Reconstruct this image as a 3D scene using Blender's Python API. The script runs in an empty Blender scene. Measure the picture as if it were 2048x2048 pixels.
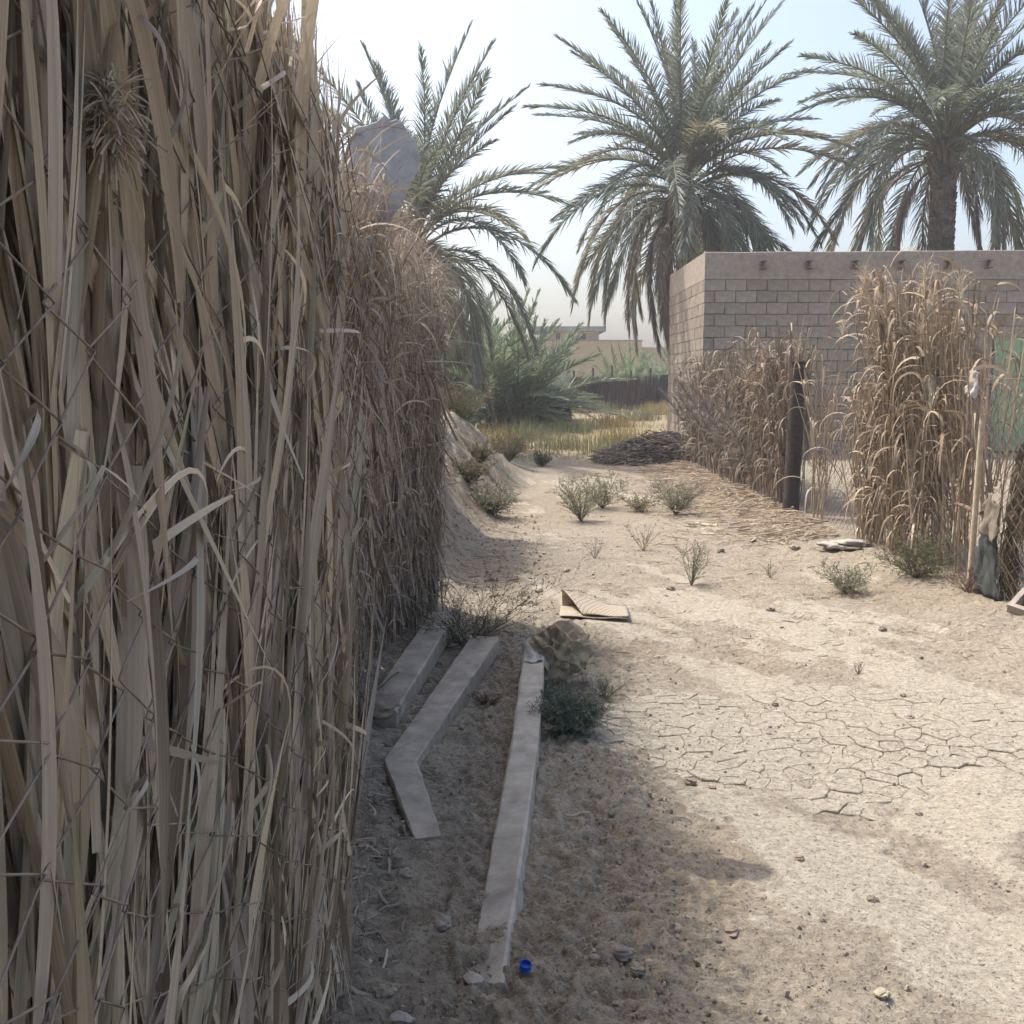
import bpy, math, random
import numpy as np
from mathutils import Vector, Matrix

# ------------------------------------------------------------------ camera, sky, sun, exposure
scene = bpy.context.scene
col = scene.collection
CAM_H = 1.55
cam_data = bpy.data.cameras.new('camera')
cam = bpy.data.objects.new('camera', cam_data)
col.objects.link(cam)
cam.location = (0, 0, CAM_H)
cam.rotation_euler = (math.radians(90 - 7.29), 0, 0)
cam_data.sensor_width = 36
cam_data.lens = 36
cam_data.clip_start = 0.05
cam_data.clip_end = 3000
scene.camera = cam

SUN_EL, SUN_AZ = math.radians(58), math.radians(-52)      # azimuth from +Y towards +X
S = Vector((math.cos(SUN_EL) * math.sin(SUN_AZ), math.cos(SUN_EL) * math.cos(SUN_AZ), math.sin(SUN_EL)))
world = bpy.data.worlds.new('World')
scene.world = world
world.use_nodes = True
wn = world.node_tree
bg = wn.nodes['Background']
sky = wn.nodes.new('ShaderNodeTexSky')
sky.sky_type = 'NISHITA'
sky.sun_disc = False
sky.sun_elevation = SUN_EL
sky.sun_rotation = SUN_AZ
sky.altitude = 0
sky.air_density = 1.0
sky.dust_density = 5.0
sky.ozone_density = 1.0
wn.links.new(sky.outputs[0], bg.inputs[0])
bg.inputs[1].default_value = 0.148
sun_data = bpy.data.lights.new('sun', 'SUN')
sun_data.energy = 2.6
sun_data.angle = math.radians(0.6)
sun_data.color = (1.0, 0.94, 0.85)
sun = bpy.data.objects.new('sun', sun_data)
col.objects.link(sun)
sun.rotation_euler = S.to_track_quat('Z', 'Y').to_euler()
scene.view_settings.view_transform = 'Standard'
scene.view_settings.look = 'None'
scene.view_settings.exposure = 0.95
scene.view_settings.gamma = 1
scene.view_settings.use_curve_mapping = False
scene.cycles.use_denoising = True
scene.cycles.max_bounces = 8
scene.cycles.transparent_max_bounces = 8
scene.cycles.volume_bounces = 0

# ------------------------------------------------------------------ helpers
rng = np.random.default_rng(7)
random.seed(7)
A = np.array
def U(a, b, n=None): return rng.uniform(a, b, n)
def nrm(v): return v / np.maximum(np.linalg.norm(v, axis=-1, keepdims=True), 1e-9)

_lat = rng.random((256, 256))
def vnoise(x, y, seed=0):
    x = np.asarray(x, float) + seed * 17.31; y = np.asarray(y, float) + seed * 9.77
    xi = np.floor(x).astype(int); yi = np.floor(y).astype(int)
    fx = x - xi; fy = y - yi
    fx = fx * fx * (3 - 2 * fx); fy = fy * fy * (3 - 2 * fy)
    g = lambda a, b: _lat[a % 256, b % 256]
    return (g(xi, yi) * (1 - fx) + g(xi + 1, yi) * fx) * (1 - fy) + (g(xi, yi + 1) * (1 - fx) + g(xi + 1, yi + 1) * fx) * fy
def fbm(x, y, seed=0, o=4):
    r = 0; a = 0.5; t = 0
    for i in range(o):
        r = r + a * vnoise(x * 2 ** i, y * 2 ** i, seed + i); t += a; a *= 0.5
    return r / t
def sstep(a, b, x):
    t = np.clip((np.asarray(x, float) - a) / (b - a), 0, 1)
    return t * t * (3 - 2 * t)

class MB:
    """collects vertices / quads / tris with a colour and UVs, builds ONE mesh"""
    def __init__(s): s.v = []; s.q = []; s.t = []; s.c = []; s.uv = []; s.n = 0
    def add(s, v, q=None, t=None, c=(0.5, 0.5, 0.5), uv=None):
        v = np.asarray(v, float).reshape(-1, 3); m = len(v)
        s.v.append(v)
        if q is not None and len(q): s.q.append(np.asarray(q, int) + s.n)
        if t is not None and len(t): s.t.append(np.asarray(t, int) + s.n)
        c = np.asarray(c, float)
        s.c.append(np.broadcast_to(c, (m, 3)) if c.ndim == 1 else c)
        s.uv.append(np.zeros((m, 2)) if uv is None else np.asarray(uv, float))
        s.n += m
    def ribbons(s, P, W, SD, c, fold=0.0):
        P = np.asarray(P, float); N, K = P.shape[:2]
        W = np.broadcast_to(np.asarray(W, float), (N, K))[..., None]
        SD = np.broadcast_to(np.asarray(SD, float), P.shape)
        T = nrm(np.gradient(P, axis=1))
        SD = nrm(SD - (SD * T).sum(-1, keepdims=True) * T)
        lng = np.concatenate([np.zeros((N, 1)), np.cumsum(np.linalg.norm(np.diff(P, axis=1), axis=-1), 1)], 1)
        off = rng.random((N, 1)) * 20
        if fold:
            NR = np.cross(T, SD)
            V = np.stack([P - SD * W / 2, P + NR * W * fold, P + SD * W / 2], 2); C = 3
        else:
            V = np.stack([P - SD * W / 2, P + SD * W / 2], 2); C = 2
        idx = np.arange(N * K * C).reshape(N, K, C)
        q = np.stack([idx[:, :-1, :-1], idx[:, :-1, 1:], idx[:, 1:, 1:], idx[:, 1:, :-1]], -1).reshape(-1, 4)
        uu = np.broadcast_to(np.linspace(0, 1, C), (N, K, C)) + off[:, :, None]
        vv = np.broadcast_to((lng + off)[..., None], (N, K, C))
        c = np.asarray(c, float)
        if c.ndim == 2: c = np.broadcast_to(c[:, None, None, :], (N, K, C, 3)).reshape(-1, 3)
        elif c.ndim == 3: c = np.broadcast_to(c[:, :, None, :], (N, K, C, 3)).reshape(-1, 3)
        s.add(V, q=q, c=c, uv=np.stack([uu, vv], -1).reshape(-1, 2))
    def tubes(s, P, R, c, sides=4, cap=False):
        P = np.asarray(P, float); N, K = P.shape[:2]
        R = np.broadcast_to(np.asarray(R, float), (N, K))[..., None]
        T = nrm(np.gradient(P, axis=1))
        ref = np.where(np.abs(T[..., 2:3]) > 0.9, A([1.0, 0.13, 0]), A([0.05, 0.1, 1.0]))
        n1 = nrm(np.cross(T, ref)); n2 = np.cross(T, n1)
        ang = np.arange(sides) * 2 * math.pi / sides
        V = P[:, :, None] + R[:, :, None] * (np.cos(ang)[None, None, :, None] * n1[:, :, None] + np.sin(ang)[None, None, :, None] * n2[:, :, None])
        idx = np.arange(N * K * sides).reshape(N, K, sides)
        nx = np.roll(idx, -1, axis=2)
        q = np.stack([idx[:, :-1], nx[:, :-1], nx[:, 1:], idx[:, 1:]], -1).reshape(-1, 4)
        tr = []
        if cap:
            for e in (0, K - 1):
                for k in range(1, sides - 1):
                    a = idx[:, e, 0]; b = idx[:, e, k]; d = idx[:, e, k + 1]
                    tr.append(np.stack([a, d, b] if e else [a, b, d], -1))
            tr = np.concatenate(tr)
        c = np.asarray(c, float)
        if c.ndim == 2: c = np.broadcast_to(c[:, None, None, :], (N, K, sides, 3)).reshape(-1, 3)
        uv = np.stack([np.broadcast_to(np.arange(sides) / sides, (N, K, sides)), np.broadcast_to((np.arange(K) * 0.1)[None, :, None], (N, K, sides))], -1)
        s.add(V, q=q, t=tr, c=c, uv=uv.reshape(-1, 2))
    def build(s, name, mat, parent=None, smooth=True):
        o = bpy.data.objects.new(name, s.mesh(name, mat, smooth))
        col.objects.link(o)
        if parent: o.parent = parent
        return o
    def mesh(s, name, mat, smooth=True):
        v = np.concatenate(s.v); c = np.concatenate(s.c); uv = np.concatenate(s.uv)
        q = np.concatenate(s.q) if s.q else np.zeros((0, 4), int)
        t = np.concatenate(s.t) if s.t else np.zeros((0, 3), int)
        me = bpy.data.meshes.new(name)
        me.vertices.add(len(v)); me.vertices.foreach_set('co', v.ravel().astype(np.float32))
        loops = np.concatenate([q.ravel(), t.ravel()]).astype(np.int32)
        me.loops.add(len(loops)); me.loops.foreach_set('vertex_index', loops)
        st = np.concatenate([np.arange(len(q)) * 4, len(q) * 4 + np.arange(len(t)) * 3]).astype(np.int32)
        me.polygons.add(len(st)); me.polygons.foreach_set('loop_start', st)
        me.polygons.foreach_set('use_smooth', np.full(len(st), smooth, bool))
        l = me.uv_layers.new(name='UVMap'); l.data.foreach_set('uv', uv[loops].ravel().astype(np.float32))
        ca = me.color_attributes.new('Col', 'FLOAT_COLOR', 'POINT')
        ca.data.foreach_set('color', np.concatenate([c, np.ones((len(c), 1))], 1).ravel().astype(np.float32))
        me.update(); me.validate()
        if mat: me.materials.append(mat)
        return me

def tag(o, label, cat, group=None, kind=None):
    if label: o['label'] = label
    if cat: o['category'] = cat
    if group: o['group'] = group
    if kind: o['kind'] = kind
    return o
def empty(name, loc=(0, 0, 0), rz=0, label=None, cat=None, group=None):
    o = bpy.data.objects.new(name, None); col.objects.link(o)
    o.location = loc; o.rotation_euler = (0, 0, rz); o.empty_display_size = 0.1
    return tag(o, label, cat, group)
def stuff(o): o['kind'] = 'stuff'; return o

BOXQ = A([[0, 3, 2, 1], [4, 5, 6, 7], [0, 1, 5, 4], [1, 2, 6, 5], [2, 3, 7, 6], [3, 0, 4, 7]])
def boxv(x0, x1, y0, y1, z0, z1):
    return A([[x0, y0, z0], [x1, y0, z0], [x1, y1, z0], [x0, y1, z0], [x0, y0, z1], [x1, y0, z1], [x1, y1, z1], [x0, y1, z1]], float)
_ph = (1 + 5 ** .5) / 2
ICOV = nrm(A([[-1, _ph, 0], [1, _ph, 0], [-1, -_ph, 0], [1, -_ph, 0], [0, -1, _ph], [0, 1, _ph], [0, -1, -_ph], [0, 1, -_ph], [_ph, 0, -1], [_ph, 0, 1], [-_ph, 0, -1], [-_ph, 0, 1]], float))
ICOF = A([[0, 11, 5], [0, 5, 1], [0, 1, 7], [0, 7, 10], [0, 10, 11], [1, 5, 9], [5, 11, 4], [11, 10, 2], [10, 7, 6], [7, 1, 8], [3, 9, 4], [3, 4, 2], [3, 2, 6], [3, 6, 8], [3, 8, 9], [4, 9, 5], [2, 4, 11], [6, 2, 10], [8, 6, 7], [9, 8, 1]])
def subdiv(v, f):
    v = list(map(tuple, v)); cache = {}; nf = []
    def mid(a, b):
        k = (min(a, b), max(a, b))
        if k not in cache:
            m = (A(v[a]) + A(v[b])) / 2; m = m / np.linalg.norm(m); v.append(tuple(m)); cache[k] = len(v) - 1
        return cache[k]
    for a, b, c in f:
        d, e, g = mid(a, b), mid(b, c), mid(c, a)
        nf += [[a, d, g], [b, e, d], [c, g, e], [d, e, g]]
    return A(v), A(nf)
ICO2V, ICO2F = subdiv(ICOV, ICOF)
ICO3V, ICO3F = subdiv(ICO2V, ICO2F)
ICO4V, ICO4F = subdiv(ICO3V, ICO3F)
def rough(v, amt, freq, seed):
    n = fbm(v[:, 0] * freq + v[:, 2] * 1.7 * freq, v[:, 1] * freq - v[:, 2] * 1.3 * freq, seed, 4) - 0.5
    return v * (1 + amt * 2 * n[:, None])

# ------------------------------------------------------------------ materials
def new_mat(name):
    m = bpy.data.materials.new(name); m.use_nodes = True
    return m, m.node_tree, m.node_tree.nodes['Principled BSDF']
def col_mat(name, rough_=0.85, streak=(30, 2.5), amount=0.35, transl=0.0, bump=0.3, grain=None, sheen=0.0):
    """base colour from the Col attribute, with fine fibre streaks along the UVs"""
    m, nt, b = new_mat(name); N = nt.nodes; L = nt.links
    at = N.new('ShaderNodeAttribute'); at.attribute_name = 'Col'
    if grain:
        tc = N.new('ShaderNodeTexCoord'); src = tc.outputs['Object']
        nz = N.new('ShaderNodeTexNoise'); nz.inputs['Scale'].default_value = grain; nz.inputs['Detail'].default_value = 8; nz.inputs['Roughness'].default_value = 0.65
        L.new(src, nz.inputs['Vector'])
    else:
        uvn = N.new('ShaderNodeUVMap'); uvn.uv_map = 'UVMap'
        mp = N.new('ShaderNodeMapping'); mp.inputs['Scale'].default_value = (streak[0] * 0.25, streak[1], 1)
        L.new(uvn.outputs[0], mp.inputs['Vector'])
        nz = N.new('ShaderNodeTexNoise'); nz.inputs['Scale'].default_value = 1.0; nz.inputs['Detail'].default_value = 5; nz.inputs['Roughness'].default_value = 0.7
        L.new(mp.outputs[0], nz.inputs['Vector'])
    mr = N.new('ShaderNodeMapRange'); mr.inputs[1].default_value = 0.25; mr.inputs[2].default_value = 0.75
    mr.inputs[3].default_value = 1 - amount; mr.inputs[4].default_value = 1 + amount
    L.new(nz.outputs[0], mr.inputs[0])
    mx = N.new('ShaderNodeVectorMath'); mx.operation = 'SCALE'
    L.new(at.outputs['Color'], mx.inputs[0]); L.new(mr.outputs[0], mx.inputs['Scale'])
    L.new(mx.outputs[0], b.inputs['Base Color'])
    b.inputs['Roughness'].default_value = rough_
    b.inputs['Specular IOR Level'].default_value = 0.25
    if bump:
        bp = N.new('ShaderNodeBump'); bp.inputs['Strength'].default_value = bump; bp.inputs['Distance'].default_value = 0.002
        L.new(nz.outputs[0], bp.inputs['Height']); L.new(bp.outputs[0], b.inputs['Normal'])
    if transl:
        tr = N.new('ShaderNodeBsdfTranslucent'); L.new(mx.outputs[0], tr.inputs[0])
        ms = N.new('ShaderNodeMixShader'); ms.inputs[0].default_value = transl
        out = N['Material Output']
        L.new(b.outputs[0], ms.inputs[1]); L.new(tr.outputs[0], ms.inputs[2]); L.new(ms.outputs[0], out.inputs['Surface'])
    return m
M_leaf = col_mat('dry_leaf', 0.62, (26, 2.0), 0.32, 0.16, 0.35)
M_thin = col_mat('dry_thatch', 0.8, (8, 6.0), 0.3, 0.12, 0.0)
M_frond = col_mat('palm_leaflet', 0.45, (6, 3.0), 0.2, 0.38, 0.0)
M_green = col_mat('weed_leaf', 0.7, (6, 3.0), 0.25, 0.25, 0.0)
M_bark = col_mat('bark', 0.95, (10, 10), 0.4, 0, 0.6, grain=26)
M_wire = col_mat('rusty_wire', 0.7, (6, 9), 0.4, 0, 0.0, grain=30)
M_conc = col_mat('concrete', 0.92, amount=0.42, bump=0.9, grain=10)
M_soil = col_mat('soil_clod', 0.97, amount=0.3, bump=0.6, grain=45)
M_block = col_mat('concrete_block', 0.93, amount=0.3, bump=0.9, grain=9)
M_cloth = col_mat('cloth', 0.95, amount=0.3, bump=0.4, grain=30)
M_paint = col_mat('painted_metal', 0.5, amount=0.14, bump=0.1, grain=5)
M_plastic = col_mat('plastic', 0.35, amount=0.08, bump=0.0, grain=12)

# ------------------------------------------------------------------ ground
def toe(y): return np.interp(y, [6.2, 7.5, 10, 13, 16, 19], [-0.62, -0.42, -0.30, -0.06, 0.30, 0.45])
def macro(x, y):
    x = np.asarray(x, float); y = np.asarray(y, float)
    bank = 1.08 * sstep(-.1, 1.1, toe(y) - x) * sstep(6.0, 7.3, y + 0.25 * (-x - 0.5)) * (1 - sstep(14.0, 20.0, y + 0.5 * x))
    rise = 0.36 * sstep(19, 38, y)
    foot = 0.07 * sstep(-0.25, -0.75, x) * (1 - sstep(7, 8, y))
    rut = -0.035 * np.exp(-((x - 1.25 + 0.02 * y) / 0.55) ** 2) * (1 - sstep(11, 15, y))
    side = 0.09 * sstep(2.3, 3.2, x) * (1 - sstep(20, 26, y))
    bank = bank * (1 + 0.18 * (fbm(x * 3.1, y * 2.2, 141, 4) - .5) + 0.12 * (fbm(x * 11 + y * 3, y * 7, 143, 3) - .5))
    return bank + rise + foot + rut + side
def gz(x, y):
    x = np.asarray(x, float); y = np.asarray(y, float)
    near = 1 - sstep(16, 24, y)
    lump = (fbm(x * 2.2, y * 2.2, 3, 4) - 0.5) * 0.04 + (fbm(x * 0.5, y * 0.5, 11, 3) - 0.5) * 0.05
    return macro(x, y) + lump * (0.35 + 0.65 * near)
def crust_mask(x, y):
    # pale dried crust: patches stretched along the wheel tracks, which run away to the upper left
    u = -x * 0.37 + y * 0.93; w = x * 0.93 + y * 0.37
    a = fbm(u * 0.75 + 3.1, w * 1.6, 23, 5)
    b = fbm(u * 0.5 + 1.7, w * 5.0, 5, 3)
    c = np.exp(-(((x - 1.55) / 0.95) ** 2 + ((y - 4.45) / 0.85) ** 2))
    d = np.exp(-(((x - 1.2) / 1.0) ** 2 + ((y - 6.0) / 0.9) ** 2))
    e = np.exp(-(((u - 2.14) / .8) ** 2 + ((w - 2.25) / 0.26) ** 2))
    m = a * 0.72 + b * 0.42 + 0.24 * c + 0.2 * d + 0.2 * e - 0.10 * sstep(7.5, 10, y)
    m = m - 0.30 * sstep(0.75, 0.1, x) * (1 - sstep(6.0, 7, y)) - 0.2 * sstep(2.4, 3.1, x)
    m = m + 0.42 * (fbm(x * 5, y * 5, 151, 5) - .5) + 0.10 * (fbm(u * 3, w * 22, 157, 3) - .5)
    return sstep(0.63, 0.735, m)
def cracks(x, y, cell, seed):
    r = np.random.default_rng(seed); T1 = r.random((128, 128)); T2 = r.random((128, 128))
    xs, ys = x / cell, y / cell
    xi = np.floor(xs).astype(int); yi = np.floor(ys).astype(int)
    pts = []
    for i in (-1, 0, 1):
        for j in (-1, 0, 1):
            a = (xi + i) % 128; b = (yi + j) % 128
            pts.append(np.stack([xi + i + T1[a, b], yi + j + T2[a, b]], -1))
    pts = np.stack(pts, 0); P = np.stack([xs, ys], -1)
    d = np.linalg.norm(pts - P, axis=-1); o = np.argsort(d, 0)
    p1 = np.take_along_axis(pts, o[0][None, ..., None], 0)[0]; p2 = np.take_along_axis(pts, o[1][None, ..., None], 0)[0]
    mid = (p1 + p2) / 2; dr = nrm(p2 - p1)
    return np.abs(((P - mid) * dr).sum(-1)) * cell
def axis(parts):
    out = [parts[0][0]]
    for a, b, h in parts: out += list(np.linspace(a, b, max(2, int(round((b - a) / h)) + 1))[1:])
    return A(out)
def geo(a, b, n): return list(a + (b - a) * (np.linspace(0, 1, n + 1)[1:] ** 2.2))
xs = np.concatenate([-A(geo(1.6, 700, 26))[::-1], axis([(-1.6, -0.2, 0.03), (-0.2, 3.2, 0.0085), (3.2, 5.0, 0.05)]), A(geo(5.0, 700, 30))])
ys = np.concatenate([-A(geo(0, 300, 14))[::-1], axis([(0, 2.1, 0.07), (2.1, 6.4, 0.0085), (6.4, 10, 0.025), (10, 20, 0.07)]), A(geo(20, 1400, 50))])
GX, GY = np.meshgrid(xs, ys, indexing='ij')
GZ = gz(GX, GY)
CR = crust_mask(GX, GY)
zone = sstep(2.0, 2.3, GY) * (1 - sstep(7.5, 9, GY)) * sstep(-0.3, 0, GX) * (1 - sstep(3.0, 3.3, GX))
fine = (fbm(GX * 16, GY * 16, 8, 4) - 0.5) * 0.020 + (fbm(GX * 38, GY * 38, 15, 3) - 0.5) * 0.016
rough_zone = (1 - 0.8 * CR) * (1 - sstep(9, 13, GY))
shade_rough = 1 + 2.4 * sstep(0.8, 0.2, GX) * (1 - sstep(6, 7, GY))
GZ = GZ + fine * rough_zone * shade_rough
def plate_zone(x, y):
    a = ((x - 1.45) / 1.15) ** 2 + ((y - 4.45) / .72) ** 2
    b_ = ((x - 2.35) / .6) ** 2 + ((y - 3.95) / .42) ** 2
    return np.minimum(a, b_) + 1.5 * (fbm(x * 2.4, y * 2.4, 181, 4) - .5)
PZ = 1 - sstep(.72, .92, plate_zone(GX, GY))
GZ = GZ - fine * rough_zone * shade_rough * PZ * .8
GZ = GZ + 0.005 * CR * (1 - PZ)
GZ = GZ - .010 * (1 - sstep(.6, 1.05, plate_zone(GX, GY)))
CR = CR * (1 - PZ) + .12 * PZ
bank_rough = sstep(.05, .4, macro(GX, GY)) * (1 - sstep(15, 19, GY)) * (GX < .6)
GZ = GZ + bank_rough * ((fbm(GX * 9, GY * 5, 191, 4) - .5) * .09 + fine * 1.5)
brown = fbm(GX * 0.7 + 9, GY * 0.7, 61, 4)
gcol = np.stack([CR, brown, np.clip(fbm(GX * 0.3, GY * 0.6, 71, 4), 0, 1)], -1)
gm = MB()
nx_, ny_ = GX.shape
gi = np.arange(nx_ * ny_).reshape(nx_, ny_)
gq = np.stack([gi[:-1, :-1], gi[1:, :-1], gi[1:, 1:], gi[:-1, 1:]], -1).reshape(-1, 4)
gm.add(np.stack([GX, GY, GZ], -1), q=gq, c=gcol.reshape(-1, 3))
m, nt, b = new_mat('dry_earth'); N = nt.nodes; L = nt.links
at = N.new('ShaderNodeAttribute'); at.attribute_name = 'Col'
sp = N.new('ShaderNodeSeparateColor'); L.new(at.outputs['Color'], sp.inputs[0])
geo_ = N.new('ShaderNodeTexCoord')
n1 = N.new('ShaderNodeTexNoise'); n1.inputs['Scale'].default_value = 38; n1.inputs['Detail'].default_value = 8; n1.inputs['Roughness'].default_value = 0.7
n2 = N.new('ShaderNodeTexNoise'); n2.inputs['Scale'].default_value = 4.5; n2.inputs['Detail'].default_value = 7; n2.inputs['Roughness'].default_value = 0.65
n3 = N.new('ShaderNodeTexNoise'); n3.inputs['Scale'].default_value = 150; n3.inputs['Detail'].default_value = 4
for n in (n1, n2, n3): L.new(geo_.outputs['Object'], n.inputs['Vector'])
def mix(a, b_, f):
    mm = N.new('ShaderNodeMix'); mm.data_type = 'RGBA'
    for inp, val in ((mm.inputs[6], a), (mm.inputs[7], b_), (mm.inputs[0], f)):
        if isinstance(val, tuple): inp.default_value = (*val, 1)
        elif isinstance(val, float): inp.default_value = val
        else: L.new(val, inp)
    return mm.outputs[2]
def rngn(src, a, b_, c=0.0, d=1.0):
    r = N.new('ShaderNodeMapRange'); r.inputs[1].default_value = a; r.inputs[2].default_value = b_; r.inputs[3].default_value = c; r.inputs[4].default_value = d
    L.new(src, r.inputs[0]); return r.outputs[0]
base = mix((0.270, 0.234, 0.182), (0.345, 0.304, 0.238), rngn(n2.outputs[0], 0.35, 0.65))
base = mix(base, (0.275, 0.226, 0.166), rngn(sp.outputs[1], 0.50, 0.68, 0, 0.6))
n5 = N.new('ShaderNodeTexNoise'); n5.inputs['Scale'].default_value = 13; n5.inputs['Detail'].default_value = 12; n5.inputs['Roughness'].default_value = .72; L.new(geo_.outputs['Object'], n5.inputs['Vector'])
cs_ = N.new('ShaderNodeMath'); cs_.operation = 'ADD'; L.new(sp.outputs[0], cs_.inputs[0]); L.new(rngn(n5.outputs[0], .25, .75, -.75, .75), cs_.inputs[1])
cm2 = N.new('ShaderNodeMapRange'); cm2.inputs[1].default_value = .2; cm2.inputs[2].default_value = .8; L.new(cs_.outputs[0], cm2.inputs[0])
base = mix(base, (0.385, 0.348, 0.278), cm2.outputs[0])
# the field beyond is yellower
sx = N.new('ShaderNodeSeparateXYZ'); L.new(geo_.outputs['Object'], sx.inputs[0])
base = mix(base, (0.29, 0.235, 0.135), rngn(sx.outputs[1], 18.5, 22, 0, 0.8))
n4 = N.new('ShaderNodeTexNoise'); n4.inputs['Scale'].default_value = 85; n4.inputs['Detail'].default_value = 3; n4.inputs['Roughness'].default_value = .6; L.new(geo_.outputs['Object'], n4.inputs['Vector'])
base = mix(base, (.14, .11, .085), rngn(n4.outputs[0], .58, .64, 0, .8))
vm = N.new('ShaderNodeVectorMath'); vm.operation = 'SCALE'; L.new(base, vm.inputs[0]); L.new(rngn(n1.outputs[0], 0.28, 0.72, 0.62, 1.36), vm.inputs['Scale'])
L.new(vm.outputs[0], b.inputs['Base Color'])
b.inputs['Roughness'].default_value = 0.97; b.inputs['Specular IOR Level'].default_value = 0.12
ad = N.new('ShaderNodeMath'); ad.operation = 'ADD'; L.new(n1.outputs[0], ad.inputs[0])
ml = N.new('ShaderNodeMath'); ml.operation = 'MULTIPLY'; ml.inputs[1].default_value = 0.4; L.new(n3.outputs[0], ml.inputs[0]); L.new(ml.outputs[0], ad.inputs[1])
bp = N.new('ShaderNodeBump'); bp.inputs['Distance'].default_value = 0.03; bp.inputs['Strength'].default_value = 0.7
L.new(ad.outputs[0], bp.inputs['Height']); L.new(bp.outputs[0], b.inputs['Normal'])
ground = gm.build('ground', m)
ground['kind'] = 'structure'
M_earth = m
# dried mud plates with open cracks between them
def warp(p): return p + np.stack([fbm(p[..., 0] * 11, p[..., 1] * 11, 31, 3) - .5, fbm(p[..., 0] * 11, p[..., 1] * 11, 37, 3) - .5], -1) * .05
pr_ = np.random.default_rng(4); SP = .098; nxp, nyp = 34, 26
seeds = np.stack(np.meshgrid(np.arange(nxp), np.arange(nyp), indexing='ij'), -1) * SP + A([0.1, 3.3]) + pr_.uniform(-.42, .42, (nxp, nyp, 2)) * SP
plates = []
for a in range(2, nxp - 2):
    for c_ in range(2, nyp - 2):
        p0 = seeds[a, c_]; zv = float(plate_zone(p0[0], p0[1]))
        if zv > .95: continue
        poly = [p0 + A(q) * .16 for q in ((-1, -1), (1, -1), (1, 1), (-1, 1))]; gap = pr_.uniform(.0004, .0017)
        for da in (-2, -1, 0, 1, 2):
            for dc in (-2, -1, 0, 1, 2):
                if da == 0 and dc == 0: continue
                q = seeds[a + da, c_ + dc]; nn_ = (q - p0) / np.linalg.norm(q - p0); lim = np.dot((p0 + q) / 2, nn_) - gap; out = []
                for k_ in range(len(poly)):
                    u_, w_ = poly[k_], poly[(k_ + 1) % len(poly)]; du, dw = np.dot(u_, nn_) - lim, np.dot(w_, nn_) - lim
                    if du <= 0: out.append(u_)
                    if (du < 0) != (dw < 0): out.append(u_ + (w_ - u_) * du / (du - dw))
                poly = out
        if len(poly) < 3: continue
        ring = []
        for k_ in range(len(poly)):
            u_, w_ = poly[k_], poly[(k_ + 1) % len(poly)]; m_ = max(1, int(round(np.linalg.norm(w_ - u_) / .028)))
            ring += [u_ + (w_ - u_) * f for f in np.arange(m_) / m_]
        plates.append((zv, p0, warp(A(ring)), warp(p0)))
plates.sort(key=lambda q: q[0])
def plate_geo(mb, ring, cen):
    n = len(ring); h = pr_.uniform(-.0025, .0015); tl_ = pr_.normal(0, .018, 2); inn = ring + (cen - ring) * (.0035 / np.maximum(np.linalg.norm(cen - ring, axis=1, keepdims=True), .01))
    g = float(gz(cen[0], cen[1]))
    def zz(p, d): return .5 * g + .5 * gz(p[:, 0], p[:, 1]) + h + d + (p - cen) @ tl_
    curl = .0025 * pr_.random()
    v = np.concatenate([np.c_[ring, zz(ring, -.011)], np.c_[ring, zz(ring, -.003 + curl)], np.c_[inn, zz(inn, curl)], [[cen[0], cen[1], g + h]]])
    a_ = np.arange(n); b_ = (a_ + 1) % n
    q = np.concatenate([np.stack([a_, b_, n + b_, n + a_], -1), np.stack([n + a_, n + b_, 2 * n + b_, 2 * n + a_], -1)])
    mb.add(v, q=q, t=np.stack([2 * n + a_, 2 * n + b_, np.full(n, 3 * n)], -1), c=A([pr_.uniform(.75, 1.0), .45, .5]))
for zv, p0, ring, cen in plates[:300]:
    mb = MB(); plate_geo(mb, ring, cen); mb.build('mud_plate', M_earth, ground, smooth=False)
if len(plates) > 300:
    mb = MB()
    for zv, p0, ring, cen in plates[300:]: plate_geo(mb, ring, cen)
    mb.build('mud_plates', M_earth, ground, smooth=False)['kind'] = 'stuff'

# soil crumbs too many to count
def crumbs(name, X, Y, R, cols, label):
    n = len(X); mb = MB()
    J = 1 + U(-0.35, 0.35, (n, 12, 1)); Sc = U(0.6, 1.2, (n, 1, 3))
    V = ICOV[None] * J * Sc * R[:, None, None]
    V += np.stack([X, Y, gz(X, Y) + R * 0.25], -1)[:, None]
    F = (np.arange(n) * 12)[:, None, None] + ICOF[None]
    mb.add(V.reshape(-1, 3), t=F.reshape(-1, 3), c=np.repeat(cols, 12, 0))
    o = mb.build(name, M_soil, smooth=False)
    return tag(o, label, 'soil', kind='stuff')
def soilcol(n): return A([0.275, 0.232, 0.185]) * U(0.7, 1.35, (n, 1)) * (1 + U(-0.05, 0.05, (n, 3)))
n = 9000
X = np.concatenate([rng.normal(-0.08, 0.36, n), U(-0.4, 3.2, 9000), U(-0.9, 0.3, 900)])
Y = np.concatenate([2.0 + np.abs(rng.normal(0, 1.3, n)), 2.0 + 10 * U(0, 1, 9000) ** 1.4, U(6.8, 12, 900)])
R = np.concatenate([np.minimum(rng.lognormal(-5.85, 0.6, n), 0.014), np.minimum(rng.lognormal(-5.8, 0.5, 9000), 0.012), np.minimum(rng.lognormal(-5.0, 0.5, 900), 0.02)])
k = (fbm(X * 1.6, Y * 1.6, 81, 3) + U(-.12, .12, len(X)) > 0.42) & (X > -0.6) | (Y > 6.8)
crumbs('soil_crumbs', X[k], Y[k], R[k], soilcol(k.sum()), 'loose brown soil crumbs scattered over the bare ground')

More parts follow.
